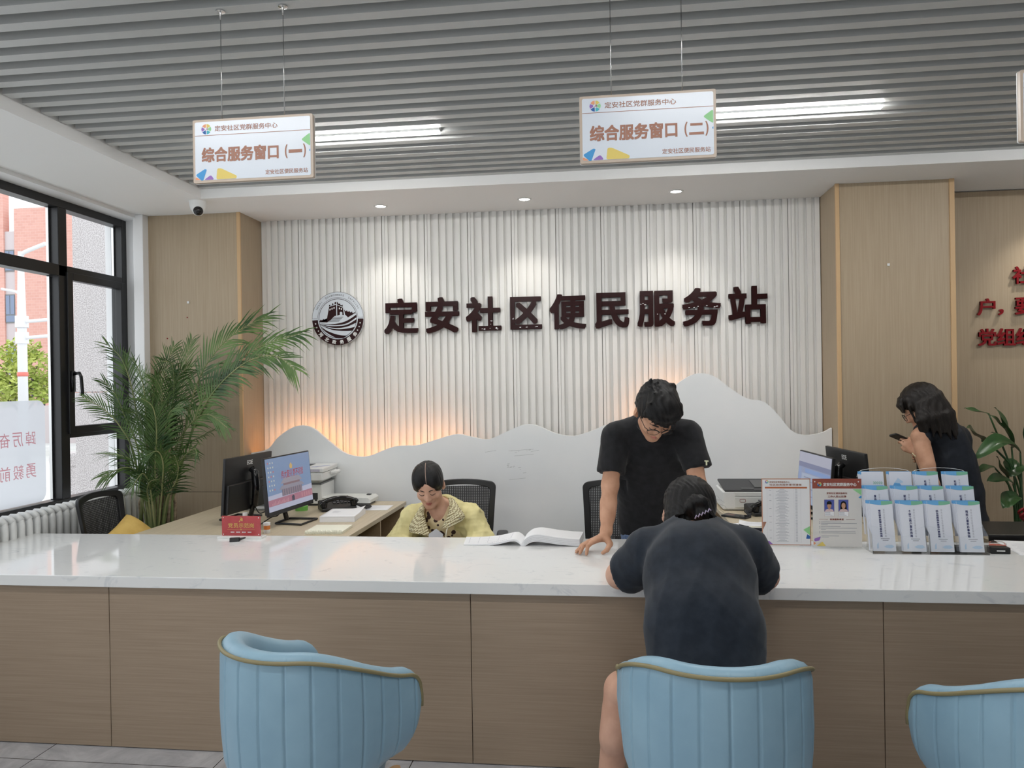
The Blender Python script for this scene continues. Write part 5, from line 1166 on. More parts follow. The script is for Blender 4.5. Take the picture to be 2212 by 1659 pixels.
# ---------------------------------------------------------------- standing man in the black T-shirt
def legs(s, hips, knees, ankles, rad=(.085,.062,.045), k=.03):
    for h_, kn, an in zip(hips, knees, ankles): s.chain([h_, kn, an], list(rad), k)
def shoes(name, ankles, dirs, mtl, parent, L=.25):
    for an, d in zip(ankles, dirs):
        d = Vector((*d,0)).normalized(); a = Vector(an); s = SDF([a.x-.28,a.y-.28,-.01],[a.x+.28,a.y+.28,.16],.009)
        h0 = Vector((a.x,a.y,.045))-d*.05; s.cap(h0, h0+d*(L-.06), .040, .038, .02); s.cap(Vector((a.x,a.y,.05)), Vector((a.x,a.y,.105)), .045, .042, .03); s.plane((0,0,.0),(0,0,-1))
        sdf_obj(s, name, mtl, parent)
Mh = headM((.252,3.852,1.455), 14, 53, 3, 1.11)
s = SDF([-.22,3.52,-.02],[.62,4.45,1.68],.0065)
head_shapes(s, Mh)
s.cap((.243,3.975,1.34),(.250,3.885,1.43),.058,.054,.02)
s.chain([(.25,4.21,.92),(.245,4.13,1.15),(.24,4.04,1.29)],[.100,.100,.090],.04,sq=(0,1,0),fac=.72)
s.chain([(.06,3.995,1.315),(.24,4.01,1.335),(.42,3.98,1.325)],[.048,.05,.048],.02)
s.chain([(.050,3.98,1.315),(.020,3.885,1.085),(-.003,3.775,.872)],[.050,.043,.029],.02); s.cap((.010,3.84,1.00),(.005,3.81,.94),.041,.036,.02)
s.chain([(.43,3.965,1.315),(.455,3.85,1.085),(.475,3.665,.85)],[.050,.043,.029],.02)
s.cap((-.003,3.775,.872),(-.012,3.755,.850),.029,.026,.015)
for kn, md, tp in (((-.072,3.688,.834),(-.093,3.655,.822),(-.099,3.626,.7895)),((-.084,3.712,.833),(-.114,3.676,.820),(-.131,3.643,.7895)),((-.088,3.736,.828),(-.124,3.702,.815),(-.147,3.664,.7895)),((-.084,3.758,.820),(-.122,3.735,.806),(-.149,3.700,.789))):
    s.cap((-.012,3.75,.850), kn, .0185, .0125, .010); s.cap(kn, md, .0122, .0108, .004); s.cap(md, tp, .0106, .0088, .003)
s.cap((-.006,3.742,.850),(.014,3.703,.824),.020,.0155,.012); s.cap((.014,3.703,.824),(.000,3.672,.802),.0145,.0125,.006); s.cap((.000,3.672,.802),(-.022,3.650,.7915),.0122,.0098,.004)
fingers(s, (.475,3.665,.85), (-.15,-1,-.62), (0,-.5,1), (-1,.1,0), 1.05, (8,12,10))
legs(s, [(.165,4.205,.88),(.335,4.205,.88)], [(.165,4.20,.48),(.335,4.20,.48)], [(.165,4.225,.09),(.335,4.225,.09)])
man = sdf_obj(s, 'person', ['skin','lips'], None, smooth=1, colour=lip_colour(Mh)); tag(man, 'standing man in a black T-shirt and glasses leaning on the counter', 'person')
s = SDF([-.12,3.70,.70],[.62,4.42,1.50],.0075)
s.chain([(.25,4.195,.76),(.25,4.18,.86),(.245,4.125,1.10),(.24,4.045,1.26)],[.172,.170,.186,.182],.05,sq=(0,1,.2),fac=.62)
s.chain([(.065,3.99,1.335),(.24,3.99,1.375),(.405,3.975,1.345)],[.066,.075,.066],.05)
s.cap((.050,3.985,1.32),(.015,3.895,1.085),.074,.070,.05); s.cap((.425,3.97,1.325),(.475,3.875,1.10),.074,.070,.05)
s.cap((.241,3.965,1.36),(.246,3.94,1.395),.078,.074,.03)
s.plane((.25,4.2,.772),(0,0,-1)); s.plane((.028,3.915,1.142),(-.10,-.32,-1),((-.12,3.7,.98),(.105,4.05,1.2))); s.plane((.46,3.905,1.165),(.22,-.32,-1),((.385,3.7,.98),(.62,4.05,1.2)))
ts = sdf_obj(s, 't_shirt', 'black_cotton', man, .010, (9,9,7), 2, None, 4); ts['label'] = 'plain black short-sleeved T-shirt'
m_ = MB(); m_.tube([Vector((.246,3.935,1.388))+Vector((.079*math.cos(a), .079*math.sin(a)*.80-.006, .030*math.sin(a)-.0)) for a in [2*PI*i/28 for i in range(28)]], .0075, 8, 0, False, True); m_.build('collar', 'black_cotton', man, True)
m_ = MB(); m_.prism([(-.010,.012),(.010,.012),(.010,.006),(.003,.006),(.003,-.012),(-.003,-.012),(-.003,.006),(-.010,.006)], (.493,3.822,1.205), Vector((.8,-.55,0)), EZ, Vector((.28,.4,0))*.012); m_.build('sleeve_emblem', mat('emblem_cream', sr(226,226,190), .6), man)
s = SDF([.03,4.03,.05],[.47,4.40,.96],.009)
legs(s, [(.17,4.19,.86),(.33,4.19,.86)], [(.165,4.20,.48),(.335,4.20,.48)], [(.165,4.225,.10),(.335,4.225,.10)], (.098,.078,.066)); s.cap((.17,4.19,.86),(.33,4.19,.86),.10,.10,.04); s.plane((0,0,.08),(0,0,-1)); s.plane((0,0,.79),(0,0,1))
sdf_obj(s, 'jeans', 'denim', man, .006)
shoes('shoe', [(.165,4.225,.09),(.335,4.225,.09)], [(-.1,-1),(.1,-1)], 'shoe', man)
def hair_cap(s, Mh, infl, line, k=.0):
    s.M = Mh; s.ell((0,.016,.047),(.075+infl,.093+infl,.084+infl),k)
    (y0,z0),(y1,z1) = line; d = Vector((0,y1-y0,z1-z0)); nrm = Vector((0,d.z,-d.y)); s.plane((0,y0,z0), nrm)
s = SDF([.08,3.66,1.30],[.45,4.02,1.68],.005)
hair_cap(s, Mh, .021, ((-.09,.060),(.09,-.055)))
rg = random.Random(3)
s.ell((0,-.035,.100),(.070,.065,.052),.03)
for i in range(46):
    x = -.080+.160*(i+rg.uniform(-.3,.3))/45; fy = -.108*math.sqrt(max(.05,1-(x/.098)**2)); z1 = .052+.010*abs(x)/.07+rg.uniform(-.010,.010)-(.010 if .0 < x < .03 else 0)
    s.chain([(x*.85,fy*.62,.112),(x,fy*.95,.084),(x*1.03+rg.uniform(-.003,.003),fy,z1)],[.013,.0095,.0030],.007)
for i in range(26):
    x = rg.uniform(-.06,.06); y = rg.uniform(-.03,.08); s.cap((x,y,.115),(x+rg.uniform(-.02,.02),y+rg.uniform(-.025,.01),.143+rg.uniform(-.010,.012)),.016,.0035,.012)
for g in (-1,1): s.cap((g*.074,-.035,.060),(g*.076,-.040,.015),.010,.006,.01); s.cap((g*.070,.045,.03),(g*.066,.075,-.03),.016,.010,.01)
s.M = Matrix()
def strand(k, amp):
    return lambda v: amp*(np.sin(v@np.array([210.,40,60])*k+3*np.sin(v@np.array([20.,60,30])))+.6*np.sin(v@np.array([120.,-160,50])*k))
sdf_obj(s, 'hair', 'hair', man, smooth=1, post=strand(1, .0016))
face_lines(Mh, man, .0040, .025)
gl = MB()
for g in (-1,1):
    rim = [Mh @ Vector((g*(.033)+.026*math.cos(a)*1.0, -.1085+.010*(abs(g*.033+.026*math.cos(a))/.06)**2, -.004+.019*math.sin(a))) for a in [2*PI*i/24 for i in range(24)]]
    gl.tube(rim, .0010, 6, 0, False, True)
    gl.tube([Mh @ Vector((g*(.033)+.027*math.cos(a), -.1090+.010*(abs(g*.033+.026*math.cos(a))/.06)**2, -.003+.0195*math.sin(a))) for a in [R(12+156*i/14) for i in range(15)]], .0026, 8)
    gl.tube([Mh @ Vector(p) for p in ((g*.060,-.099,.010),(g*.071,-.088,.010),(g*.083,-.03,.010),(g*.084,.012,.012))], .0018, 6)
gl.tube([Mh @ Vector(p) for p in ((-.008,-.108,.004),(0,-.111,.008),(.008,-.108,.004))], .0015, 6)
glo = gl.build('glasses', 'black_gloss', man, True)
ln_ = MB()
for g in (-1,1): ln_.flat([(g*(.033)+.0255*math.cos(a), -.004+.0185*math.sin(a)) for a in [2*PI*i/20 for i in range(20)]], Mh @ Vector((0,-.107,0)), (Mh.to_3x3() @ EX), (Mh.to_3x3() @ EZ))
ln_.build('lens', 'glass', glo)
rebase(man)
# ---------------------------------------------------------------- seated woman in the yellow jacket
Mw = headM((-1.036,4.345,1.020), 6, 29, -4, 1.0)
s = SDF([-1.42,3.98,-.02],[-.55,4.86,1.20],.0065)
head_shapes(s, Mw, 1.0)
s.cap((-.995,4.45,.86),(-1.025,4.385,.965),.050,.047,.03)
s.chain([(-.95,4.62,.56),(-.965,4.55,.72),(-.985,4.48,.82)],[.125,.115,.10],.04,sq=(0,1,0),fac=.8)
s.chain([(-1.14,4.47,.82),(-.985,4.47,.845),(-.83,4.47,.82)],[.052,.06,.052],.04)
s.chain([(-1.15,4.47,.81),(-1.23,4.40,.63),(-1.07,4.22,.69)],[.045,.038,.026],.02); s.chain([(-.82,4.47,.81),(-.74,4.40,.63),(-.88,4.22,.69)],[.045,.038,.026],.02)
fingers(s, (-1.07,4.22,.69),(.7,-.5,-.1),(0,0,1),(.4,.8,0),.92,(15,20,15)); fingers(s, (-.88,4.22,.69),(-.7,-.5,-.1),(0,0,1),(-.4,.8,0),.92,(15,20,15))
legs(s, [(-1.05,4.62,.60),(-.86,4.62,.60)], [(-1.05,4.20,.575),(-.85,4.20,.575)], [(-1.04,4.22,.09),(-.86,4.22,.09)], (.085,.062,.042))
wom = sdf_obj(s, 'person', ['skin_warm','lips'], None, smooth=1, colour=lip_colour(Mw)); tag(wom, 'seated woman in a pale yellow jacket looking down behind the counter', 'person')
face_lines(Mw, wom, .0026, .026)
s = SDF([-1.40,4.05,.50],[-.56,4.84,.98],.0075)
s.chain([(-.955,4.60,.54),(-.965,4.56,.68),(-.98,4.50,.79)],[.185,.180,.150],.05,sq=(0,1,.2),fac=.74)
s.chain([(-1.155,4.475,.812),(-.985,4.49,.852),(-.815,4.475,.812)],[.066,.066,.066],.05)
s.chain([(-1.16,4.47,.805),(-1.245,4.40,.645),(-1.12,4.26,.665)],[.080,.083,.058],.04); s.chain([(-.81,4.47,.805),(-.72,4.39,.645),(-.84,4.26,.665)],[.080,.083,.058],.04)
s.cap((-.99,4.43,.845),(-.985,4.30,.60),.075,.055,.03,'sub'); s.cap((-.995,4.45,.86),(-1.02,4.40,.95),.062,.062,.02,'sub')
jk = sdf_obj(s, 'jacket', 'jacket', wom, .016, (12,10,10), 2, None, 8)
bl = mat('blouse', (.8,.7,.5), .7); N_, L_, b_ = nodes(bl); M['blouse'] = bl
_tc = N_.new('ShaderNodeTexCoord'); _v = N_.new('ShaderNodeTexVoronoi'); _v.inputs['Scale'].default_value = 26; _r1 = N_.new('ShaderNodeValToRGB'); _r1.color_ramp.interpolation = 'CONSTANT'
_r1.color_ramp.elements[0].color = (*sr(64,40,34),1); _r1.color_ramp.elements[1].color = (*sr(232,214,170),1); _r1.color_ramp.elements[1].position = .36
L_.new(_tc.outputs['Object'], _v.inputs[0]); L_.new(_v.outputs['Distance'], _r1.inputs[0]); L_.new(_r1.outputs[0], b_.inputs['Base Color'])
s = SDF([-1.16,4.18,.52],[-.80,4.62,.92],.0065)
s.chain([(-.96,4.56,.56),(-.97,4.52,.70),(-.985,4.475,.80)],[.150,.145,.125],.04,sq=(0,1,.2),fac=.76); s.cap((-1.03,4.46,.835),(-.94,4.46,.835),.050,.050,.03)
s.cap((-1.00,4.40,.90),(-.998,4.36,.80),.058,.030,.02,'sub')
sdf_obj(s, 'blouse', 'blouse', wom, .004)
ck = mat('check_cloth', (.8,.75,.5), .75); N_, L_, b_ = nodes(ck); M['check_cloth'] = ck
_tc = N_.new('ShaderNodeTexCoord'); _mp = N_.new('ShaderNodeMapping'); _mp.inputs['Rotation'].default_value = (.3,.5,.6); _k = N_.new('ShaderNodeTexChecker'); _k.inputs['Scale'].default_value = 125; _k.inputs[1].default_value = (*sr(238,232,196),1); _k.inputs[2].default_value = (*sr(140,124,84),1)
L_.new(_tc.outputs['Object'], _mp.inputs[0]); L_.new(_mp.outputs[0], _k.inputs[0]); L_.new(_k.outputs[0], b_.inputs['Base Color'])
def lapel(rows, name):
    m_ = MB(); A = [spline(r_, 5) for r_ in rows]; nr = len(A[0]); m_.add([p for r_ in A for p in r_], [(i*nr+j,i*nr+j+1,(i+1)*nr+j+1,(i+1)*nr+j) for i in range(len(A)-1) for j in range(nr-1)])
    o = m_.build(name, 'check_cloth', jk, True, 0, 2, .004); o['label'] = 'checked turned-down collar'; return o
lapel([[(-.937,4.415,.935),(-.918,4.365,.895),(-.925,4.330,.84),(-.955,4.305,.775)],[(-.915,4.425,.935),(-.885,4.375,.89),(-.885,4.335,.845),(-.915,4.305,.775)],[(-.905,4.430,.925),(-.865,4.385,.885),(-.825,4.355,.838),(-.842,4.330,.812)]], 'collar')
lapel([[(-1.075,4.410,.900),(-1.072,4.365,.845),(-1.050,4.335,.79),(-1.025,4.315,.725)],[(-1.095,4.415,.895),(-1.110,4.370,.835),(-1.105,4.335,.785),(-1.075,4.310,.735)],[(-1.105,4.420,.885),(-1.140,4.380,.82),(-1.160,4.350,.772),(-1.150,4.325,.745)]], 'collar')
m_ = MB(); m_.prism([(-.045,-.055),(.045,-.055),(.045,-.005),(0,.025),(-.045,-.005)], (-.99,4.312,.745), Vector((.96,-.05,.0)), Vector((0,.25,.97)), (0,.003,0)); m_.build('name_badge', mat('badge_clear', sr(206,210,216), .2), wom)
m_ = MB(); m_.tube(spline([(-.918,4.312,.785),(-.925,4.297,.755),(-.93,4.29,.70)], 5), .0032, 6); m_.build('drawstring', 'cream_paper', jk, True)
m_ = MB()
for p in ((-.855,4.336,.826),(-.905,4.303,.795),(-1.14,4.334,.757),(-1.09,4.310,.742)): m_.sphere(p, .0045, 10, 6)
m_.build('snap_button', 'steel', jk, True)
s = SDF([-1.20,4.20,.90],[-.88,4.52,1.20],.0045)
hair_cap(s, Mw, .011, ((-.088,.066),(.09,-.10)))
s.M = Mw
for g in (-1,1):
    s.ell((g*.036,-.010,.062),(.052,.090,.078),.012); s.ell((g*.056,-.012,.028),(.030,.050,.054),.02)
s.ell((0,-.108,-.012),(.060,.052,.066),.01,'sub')
for g in (-1,1): s.cap((0,-.110,.066),(g*.056,-.098,-.016),.020,.034,.008,'sub')
s.cap((0,.10,-.03),(0,.115,-.13),.035,.02,.02); s.M = Matrix()
sdf_obj(s, 'hair', 'hair', wom, smooth=1, post=strand(1.1, .0008))
m_ = MB(); P_ = [Mw @ Vector((.006-.006*i/10, .016-.1065*math.cos(R(13+80*i/10)), .049+.0965*math.sin(R(13+80*i/10)))) for i in range(11)]
m_.tube(P_, [.0020]*11, 6); m_.build('hair_parting', 'scalp', wom, True)
s = SDF([-1.20,4.05,.05],[-.70,4.80,.76],.010)
legs(s, [(-1.05,4.62,.605),(-.86,4.62,.605)], [(-1.05,4.20,.58),(-.85,4.20,.58)], [(-1.04,4.22,.10),(-.86,4.22,.10)], (.105,.085,.065)); s.cap((-1.05,4.62,.62),(-.86,4.62,.62),.11,.11,.04); s.plane((0,0,.09),(0,0,-1))
sdf_obj(s, 'trousers', 'dark_cloth', wom)
shoes('shoe', [(-1.04,4.22,.09),(-.86,4.22,.09)], [(-.1,-1),(.1,-1)], 'dark_shoe', wom, .23)
rebase(wom)
# ---------------------------------------------------------------- customer seen from behind in the navy shirt
Mc = headM((.330,3.115,1.068), 180-22, 38, 0, 1.10)
s = SDF([-.16,2.12,-.02],[.80,3.62,1.26],.0075)
head_shapes(s, Mc, .6)
s.cap((.335,2.98,1.00),(.335,3.07,1.06),.062,.058,.03)
s.chain([(.33,2.45,.60),(.33,2.62,.78),(.335,2.86,.95)],[.16,.15,.12],.05,sq=(0,1,-.6),fac=.75)
s.chain([(.15,2.93,.955),(.335,2.94,.985),(.52,2.93,.965)],[.06,.07,.06],.04)
s.chain([(.14,2.93,.95),(.048,3.075,.833),(.17,3.33,.812)],[.060,.052,.032],.02); s.chain([(.53,2.93,.96),(.612,3.055,.845),(.49,3.33,.812)],[.060,.052,.032],.02)
fingers(s, (.17,3.33,.812),(.7,.8,-.08),(0,0,1),(.7,-.7,0),.95,(12,15,12)); fingers(s, (.49,3.33,.812),(-.7,.8,-.05),(0,0,1),(-.7,-.7,0),.95,(25,35,25))
legs(s, [(.23,2.48,.565),(.43,2.48,.565)], [(.050,2.865,.455),(.53,2.87,.48)], [(-.005,2.89,.09),(.54,2.90,.09)], (.100,.064,.046)); s.cap((.036,2.862,.38),(.018,2.85,.28),.058,.056,.03); s.cap((.53,2.865,.40),(.535,2.85,.30),.060,.055,.03)
cus = sdf_obj(s, 'person', 'skin_warm', None, smooth=1); tag(cus, 'woman in a navy shirt with a hair bun, seated at the counter, seen from behind', 'person')
s = SDF([-.04,2.16,.46],[.72,3.14,1.10],.0085)
s.chain([(.312,2.40,.53),(.312,2.46,.62),(.316,2.58,.78),(.328,2.76,.91),(.335,2.88,.965)],[.165,.174,.184,.186,.165],.05,sq=(0,1,-.55),fac=.72)
s.chain([(.165,2.925,.965),(.335,2.94,.995),(.51,2.925,.975)],[.072,.080,.072],.06)
s.cap((.15,2.925,.955),(.075,2.995,.868),.088,.082,.05); s.cap((.52,2.925,.965),(.588,2.985,.875),.086,.080,.05)
s.cap((.12,2.93,.90),(.098,2.96,.845),.055,.045,.04); s.cap((.545,2.93,.91),(.565,2.96,.85),.055,.045,.04)
s.cap((.335,2.96,1.01),(.335,3.0,1.03),.080,.074,.03)
s.plane((.068,3.015,.850),(-.72,.50,-.42),((-.04,2.85,.74),(.12,3.14,1.0))); s.plane((.590,3.00,.862),(.72,.50,-.42),((.56,2.85,.74),(.72,3.14,1.0)))
s.ell((.335,3.05,1.085),(.060,.055,.045),.012,'sub')
sh_ = sdf_obj(s, 'shirt', 'navy_cotton', cus, .009, (7,8,9), 2, None, 11); sh_['label'] = 'plain navy short-sleeved shirt'
s = SDF([-.12,2.28,.36],[.74,2.92,.72],.010)
legs(s, [(.23,2.46,.565),(.43,2.46,.565)], [(.15,2.62,.545),(.47,2.66,.54)], [(.12,2.67,.53),(.48,2.70,.53)], (.120,.095,.088)); s.cap((.23,2.44,.57),(.43,2.44,.57),.125,.125,.04)
sdf_obj(s, 'shorts', 'dark_cloth', cus, .006)
shoes('shoe', [(-.005,2.89,.09),(.54,2.90,.09)], [(-.1,1),(.1,1)], 'dark_shoe', cus, .21)
s = SDF([.16,2.88,.94],[.54,3.30,1.26],.0050)
s.M = Mc; s.ell((0,.016,.045),(.094,.106,.100),.0); s.ell((0,.05,-.03),(.070,.060,.070),.03)
s.ell((-.06,.005,.0),(.030,.05,.055),.02)
s.plane((0,-.075,.05),(0,-.8,-.55)); s.M = Matrix()
for i in range(16):
    a = 2*PI*i/16; b = R(25); c0 = Vector((.350,3.010,1.125)); q = lambda t, r: c0+Vector((r*math.cos(t), -.020+.012*math.cos(3*t), r*math.sin(t)*.86))
    s.cap(q(a,.032), q(a+1.1,.034), .020, .018, .008)
s.ell((.350,3.005,1.125),(.034,.034,.032),.01)
s.cap((.30,3.02,1.03),(.36,2.995,1.09),.03,.03,.02); s.cap((.385,3.0,1.08),(.425,2.995,1.005),.034,.014,.02); s.cap((.25,3.05,1.05),(.245,3.04,1.005),.022,.008,.02)
sdf_obj(s, 'hair', 'hair', cus, smooth=1, post=strand(1.2, .0014))
m_ = MB(); m_.tube([Vector((.336+.006*i, 2.950+.0009*abs(i-5), 1.090+.0032*i+.005*(1 if i % 2 else -1))) for i in range(11)], .0032, 6); m_.build('hair_tie', mat('tie_lilac', sr(190,180,210), .4), cus, True)
m_ = MB(); rg = random.Random(5)
for i in range(26):
    a = rg.uniform(0, PI*1.15)-.15; p = Vector((.335+.105*math.cos(a), 3.06+rg.uniform(-.05,.05), 1.10+.10*math.sin(a))); d = Vector((.02*math.cos(a)+rg.uniform(-.012,.012), rg.uniform(-.02,0), .012*math.sin(a)-rg.uniform(0,.025)))
    m_.tube([p*1, p+d*.6, p+d+Vector((0,0,-.012))], [.0004,.0003,.0002], 4)
for i in range(14):
    p = Vector((.405+rg.uniform(-.02,.03), 2.985, 1.05)); m_.tube([p, p+Vector((.012+rg.uniform(-.01,.02),-.01,-.04)), p+Vector((.02+rg.uniform(-.02,.03),-.02,-.09-rg.uniform(0,.02)))], [.0007,.0005,.0002], 4)
m_.build('loose_strand', 'hair', cus, True)
m_ = MB(); m_.tube([Mc @ Vector(p) for p in ((.084,.02,.012),(.086,-.03,.010),(.066,-.095,.006))], .0016, 6); ring_c = Mc @ Vector((.055,-.105,-.004)); m_.tube([Mc @ Vector((.046+.022*math.cos(a),-.106+.006*math.cos(a),-.004+.02*math.sin(a))) for a in [2*PI*i/16 for i in range(16)]], .0012, 5, 0, False, True); m_.build('glasses', 'steel', cus, True)
rebase(cus)
# ---------------------------------------------------------------- woman at the back looking at her phone
Mb = headM((1.880,4.775,1.425), -106, 30, 0, 1.02)
s = SDF([1.60,4.45,-.02],[2.30,5.08,1.66],.0075)
head_shapes(s, Mb, 1.0)
s.cap((1.965,4.79,1.30),(1.895,4.785,1.39),.050,.046,.03)
s.chain([(2.06,4.82,.90),(2.05,4.82,1.02),(2.00,4.80,1.22)],[.125,.105,.095],.05,sq=(.35,1,0),fac=.75)
s.chain([(1.845,4.71,1.262),(1.98,4.80,1.30),(2.13,4.87,1.24)],[.052,.06,.052],.04)
s.chain([(1.842,4.71,1.255),(1.872,4.62,.985),(1.838,4.745,1.165)],[.044,.036,.024],.02); s.cap((1.846,4.69,1.20),(1.858,4.65,1.10),.042,.039,.02)
fingers(s, (1.838,4.745,1.165),(-.45,.25,.62),(-.3,-.9,.1),(-.55,0,-.5),.92,(35,45,30))
s.chain([(2.135,4.87,1.235),(2.16,4.90,.98),(2.02,5.02,1.08)],[.050,.042,.027],.02); fingers(s, (2.02,5.02,1.08),(-1,.1,.3),(0,1,.2),(0,0,1),.9,(35,35,25))
legs(s, [(1.99,4.80,.88),(2.14,4.84,.88)], [(1.99,4.80,.47),(2.14,4.84,.47)], [(1.99,4.83,.09),(2.14,4.87,.09)], (.090,.060,.042))
bgw = sdf_obj(s, 'person', 'skin', None, smooth=1); tag(bgw, 'woman in a sleeveless dark top looking at a phone by the right pilaster', 'person')
s = SDF([1.70,4.55,.40],[2.34,5.08,1.42],.0085)
s.chain([(2.08,4.83,.50),(2.08,4.83,.72),(2.07,4.825,.92),(2.035,4.815,1.08),(2.00,4.80,1.22)],[.185,.165,.150,.145,.135],.05,sq=(.4,1,0),fac=.72)
s.chain([(1.850,4.725,1.268),(1.99,4.80,1.305),(2.12,4.865,1.25)],[.066,.062,.062],.05); s.cap((1.98,4.80,1.30),(1.96,4.79,1.34),.05,.05,.02)
s.cap((2.12,4.86,1.24),(2.15,4.87,1.12),.062,.06,.04)
s.plane((1.832,4.70,1.27),(-.90,-.15,.12),((1.70,4.55,1.0),(1.90,5.0,1.42))); s.ell((1.945,4.785,1.365),(.065,.06,.035),.01,'sub'); s.plane((0,0,.44),(0,0,-1))
sdf_obj(s, 'dress', 'navy_silk', bgw, .010, (8,8,8), 2, None, 3)
shoes('shoe', [(1.99,4.83,.09),(2.14,4.87,.09)], [(-.7,.6),(-.6,.7)], 'dark_shoe', bgw, .22)
s = SDF([1.66,4.55,1.16],[2.14,5.02,1.62],.0055)
hair_cap(s, Mb, .020, ((-.10,.058),(.085,-.12))); s.M = Matrix()
rg = random.Random(9)
Hl = lambda p: Mb @ Vector(p)
for i in range(40):
    a = R(-100+204*i/39)+rg.uniform(-.05,.05); rt_ = Vector((.084*math.sin(a), .016+.098*math.cos(a), .03)); p0 = Hl(rt_); L_h = .175+.085*max(0,math.cos(a))+rg.uniform(-.02,.02)
    out_ = (Mb.to_3x3() @ Vector((math.sin(a), math.cos(a), 0))).normalized()
    e = p0+Vector((.005+.085*max(0,math.cos(a)),-.012,-L_h))+out_*.012
    s.chain([p0, (p0+e)/2+out_*.020, e],[.020,.018,.005],.012)
s.M = Mb
for i in range(18):
    x = -.07+.14*i/17; s.chain([(x*.8,-.070,.10),(x,-.098+.5*abs(x)**1.5,.075),(x*1.02,-.102+.6*abs(x)**1.5,.028+rg.uniform(-.006,.006))],[.013,.010,.0035],.006)
s.cap((-.078,-.055,.05),(-.076,-.075,-.05),.010,.005,.01); s.cap((.078,-.055,.05),(.076,-.075,-.05),.010,.005,.01)
s.M = Matrix()
sdf_obj(s, 'hair', 'hair_brown', bgw, smooth=1, post=strand(1.0, .0016))
m_ = MB()
for g in (-1,1):
    m_.tube([Mb @ Vector((g*.033+.026*math.cos(a),-.112+.010*(abs(g*.033+.026*math.cos(a))/.06)**2,-.004+.02*math.sin(a))) for a in [2*PI*i/20 for i in range(20)]], .0018, 6, 0, False, True); m_.tube([Mb @ Vector(p) for p in ((g*.060,-.100,.006),(g*.082,-.05,.008),(g*.085,.012,.010))], .0016, 6)
m_.tube([Mb @ Vector(p) for p in ((-.008,-.112,.002),(0,-.114,.005),(.008,-.112,.002))], .0016, 6); m_.build('glasses', 'black_gloss', bgw, True)
m_ = MB(); bc = Vector((1.843,4.733,1.148)); m_.tube([bc+Vector((.034*math.cos(a), .030*math.sin(a), .018*math.sin(a)-.010*math.cos(a))) for a in [2*PI*i/24 for i in range(24)]], .0035, 6, 0, False, True); m_.build('bracelet', mat('bangle', sr(214,206,170), .2), bgw, True)
rebase(bgw)
t = thing('mobile_phone', 'mobile phone in a lilac case held by the woman in the sleeveless top', 'mobile phone', (1.785,4.815,1.238)); t.rotation_euler = (R(-14), R(24), R(8))
m_ = MB(); m_.prism(rrect(-.072,-.036,.072,.036,.010), (0,0,-.005), EX, EY, (0,0,.010)); m_.build('case', mat('case_black', (.015,.015,.016), .35), t, False, .002)
m_ = MB(); m_.flat(rrect(-.035,-.030,.068,.030,.008), (0,0,.0054), EX, EY); m_.build('back_cover', mat('case_lilac', sr(150,136,168), .3), t)
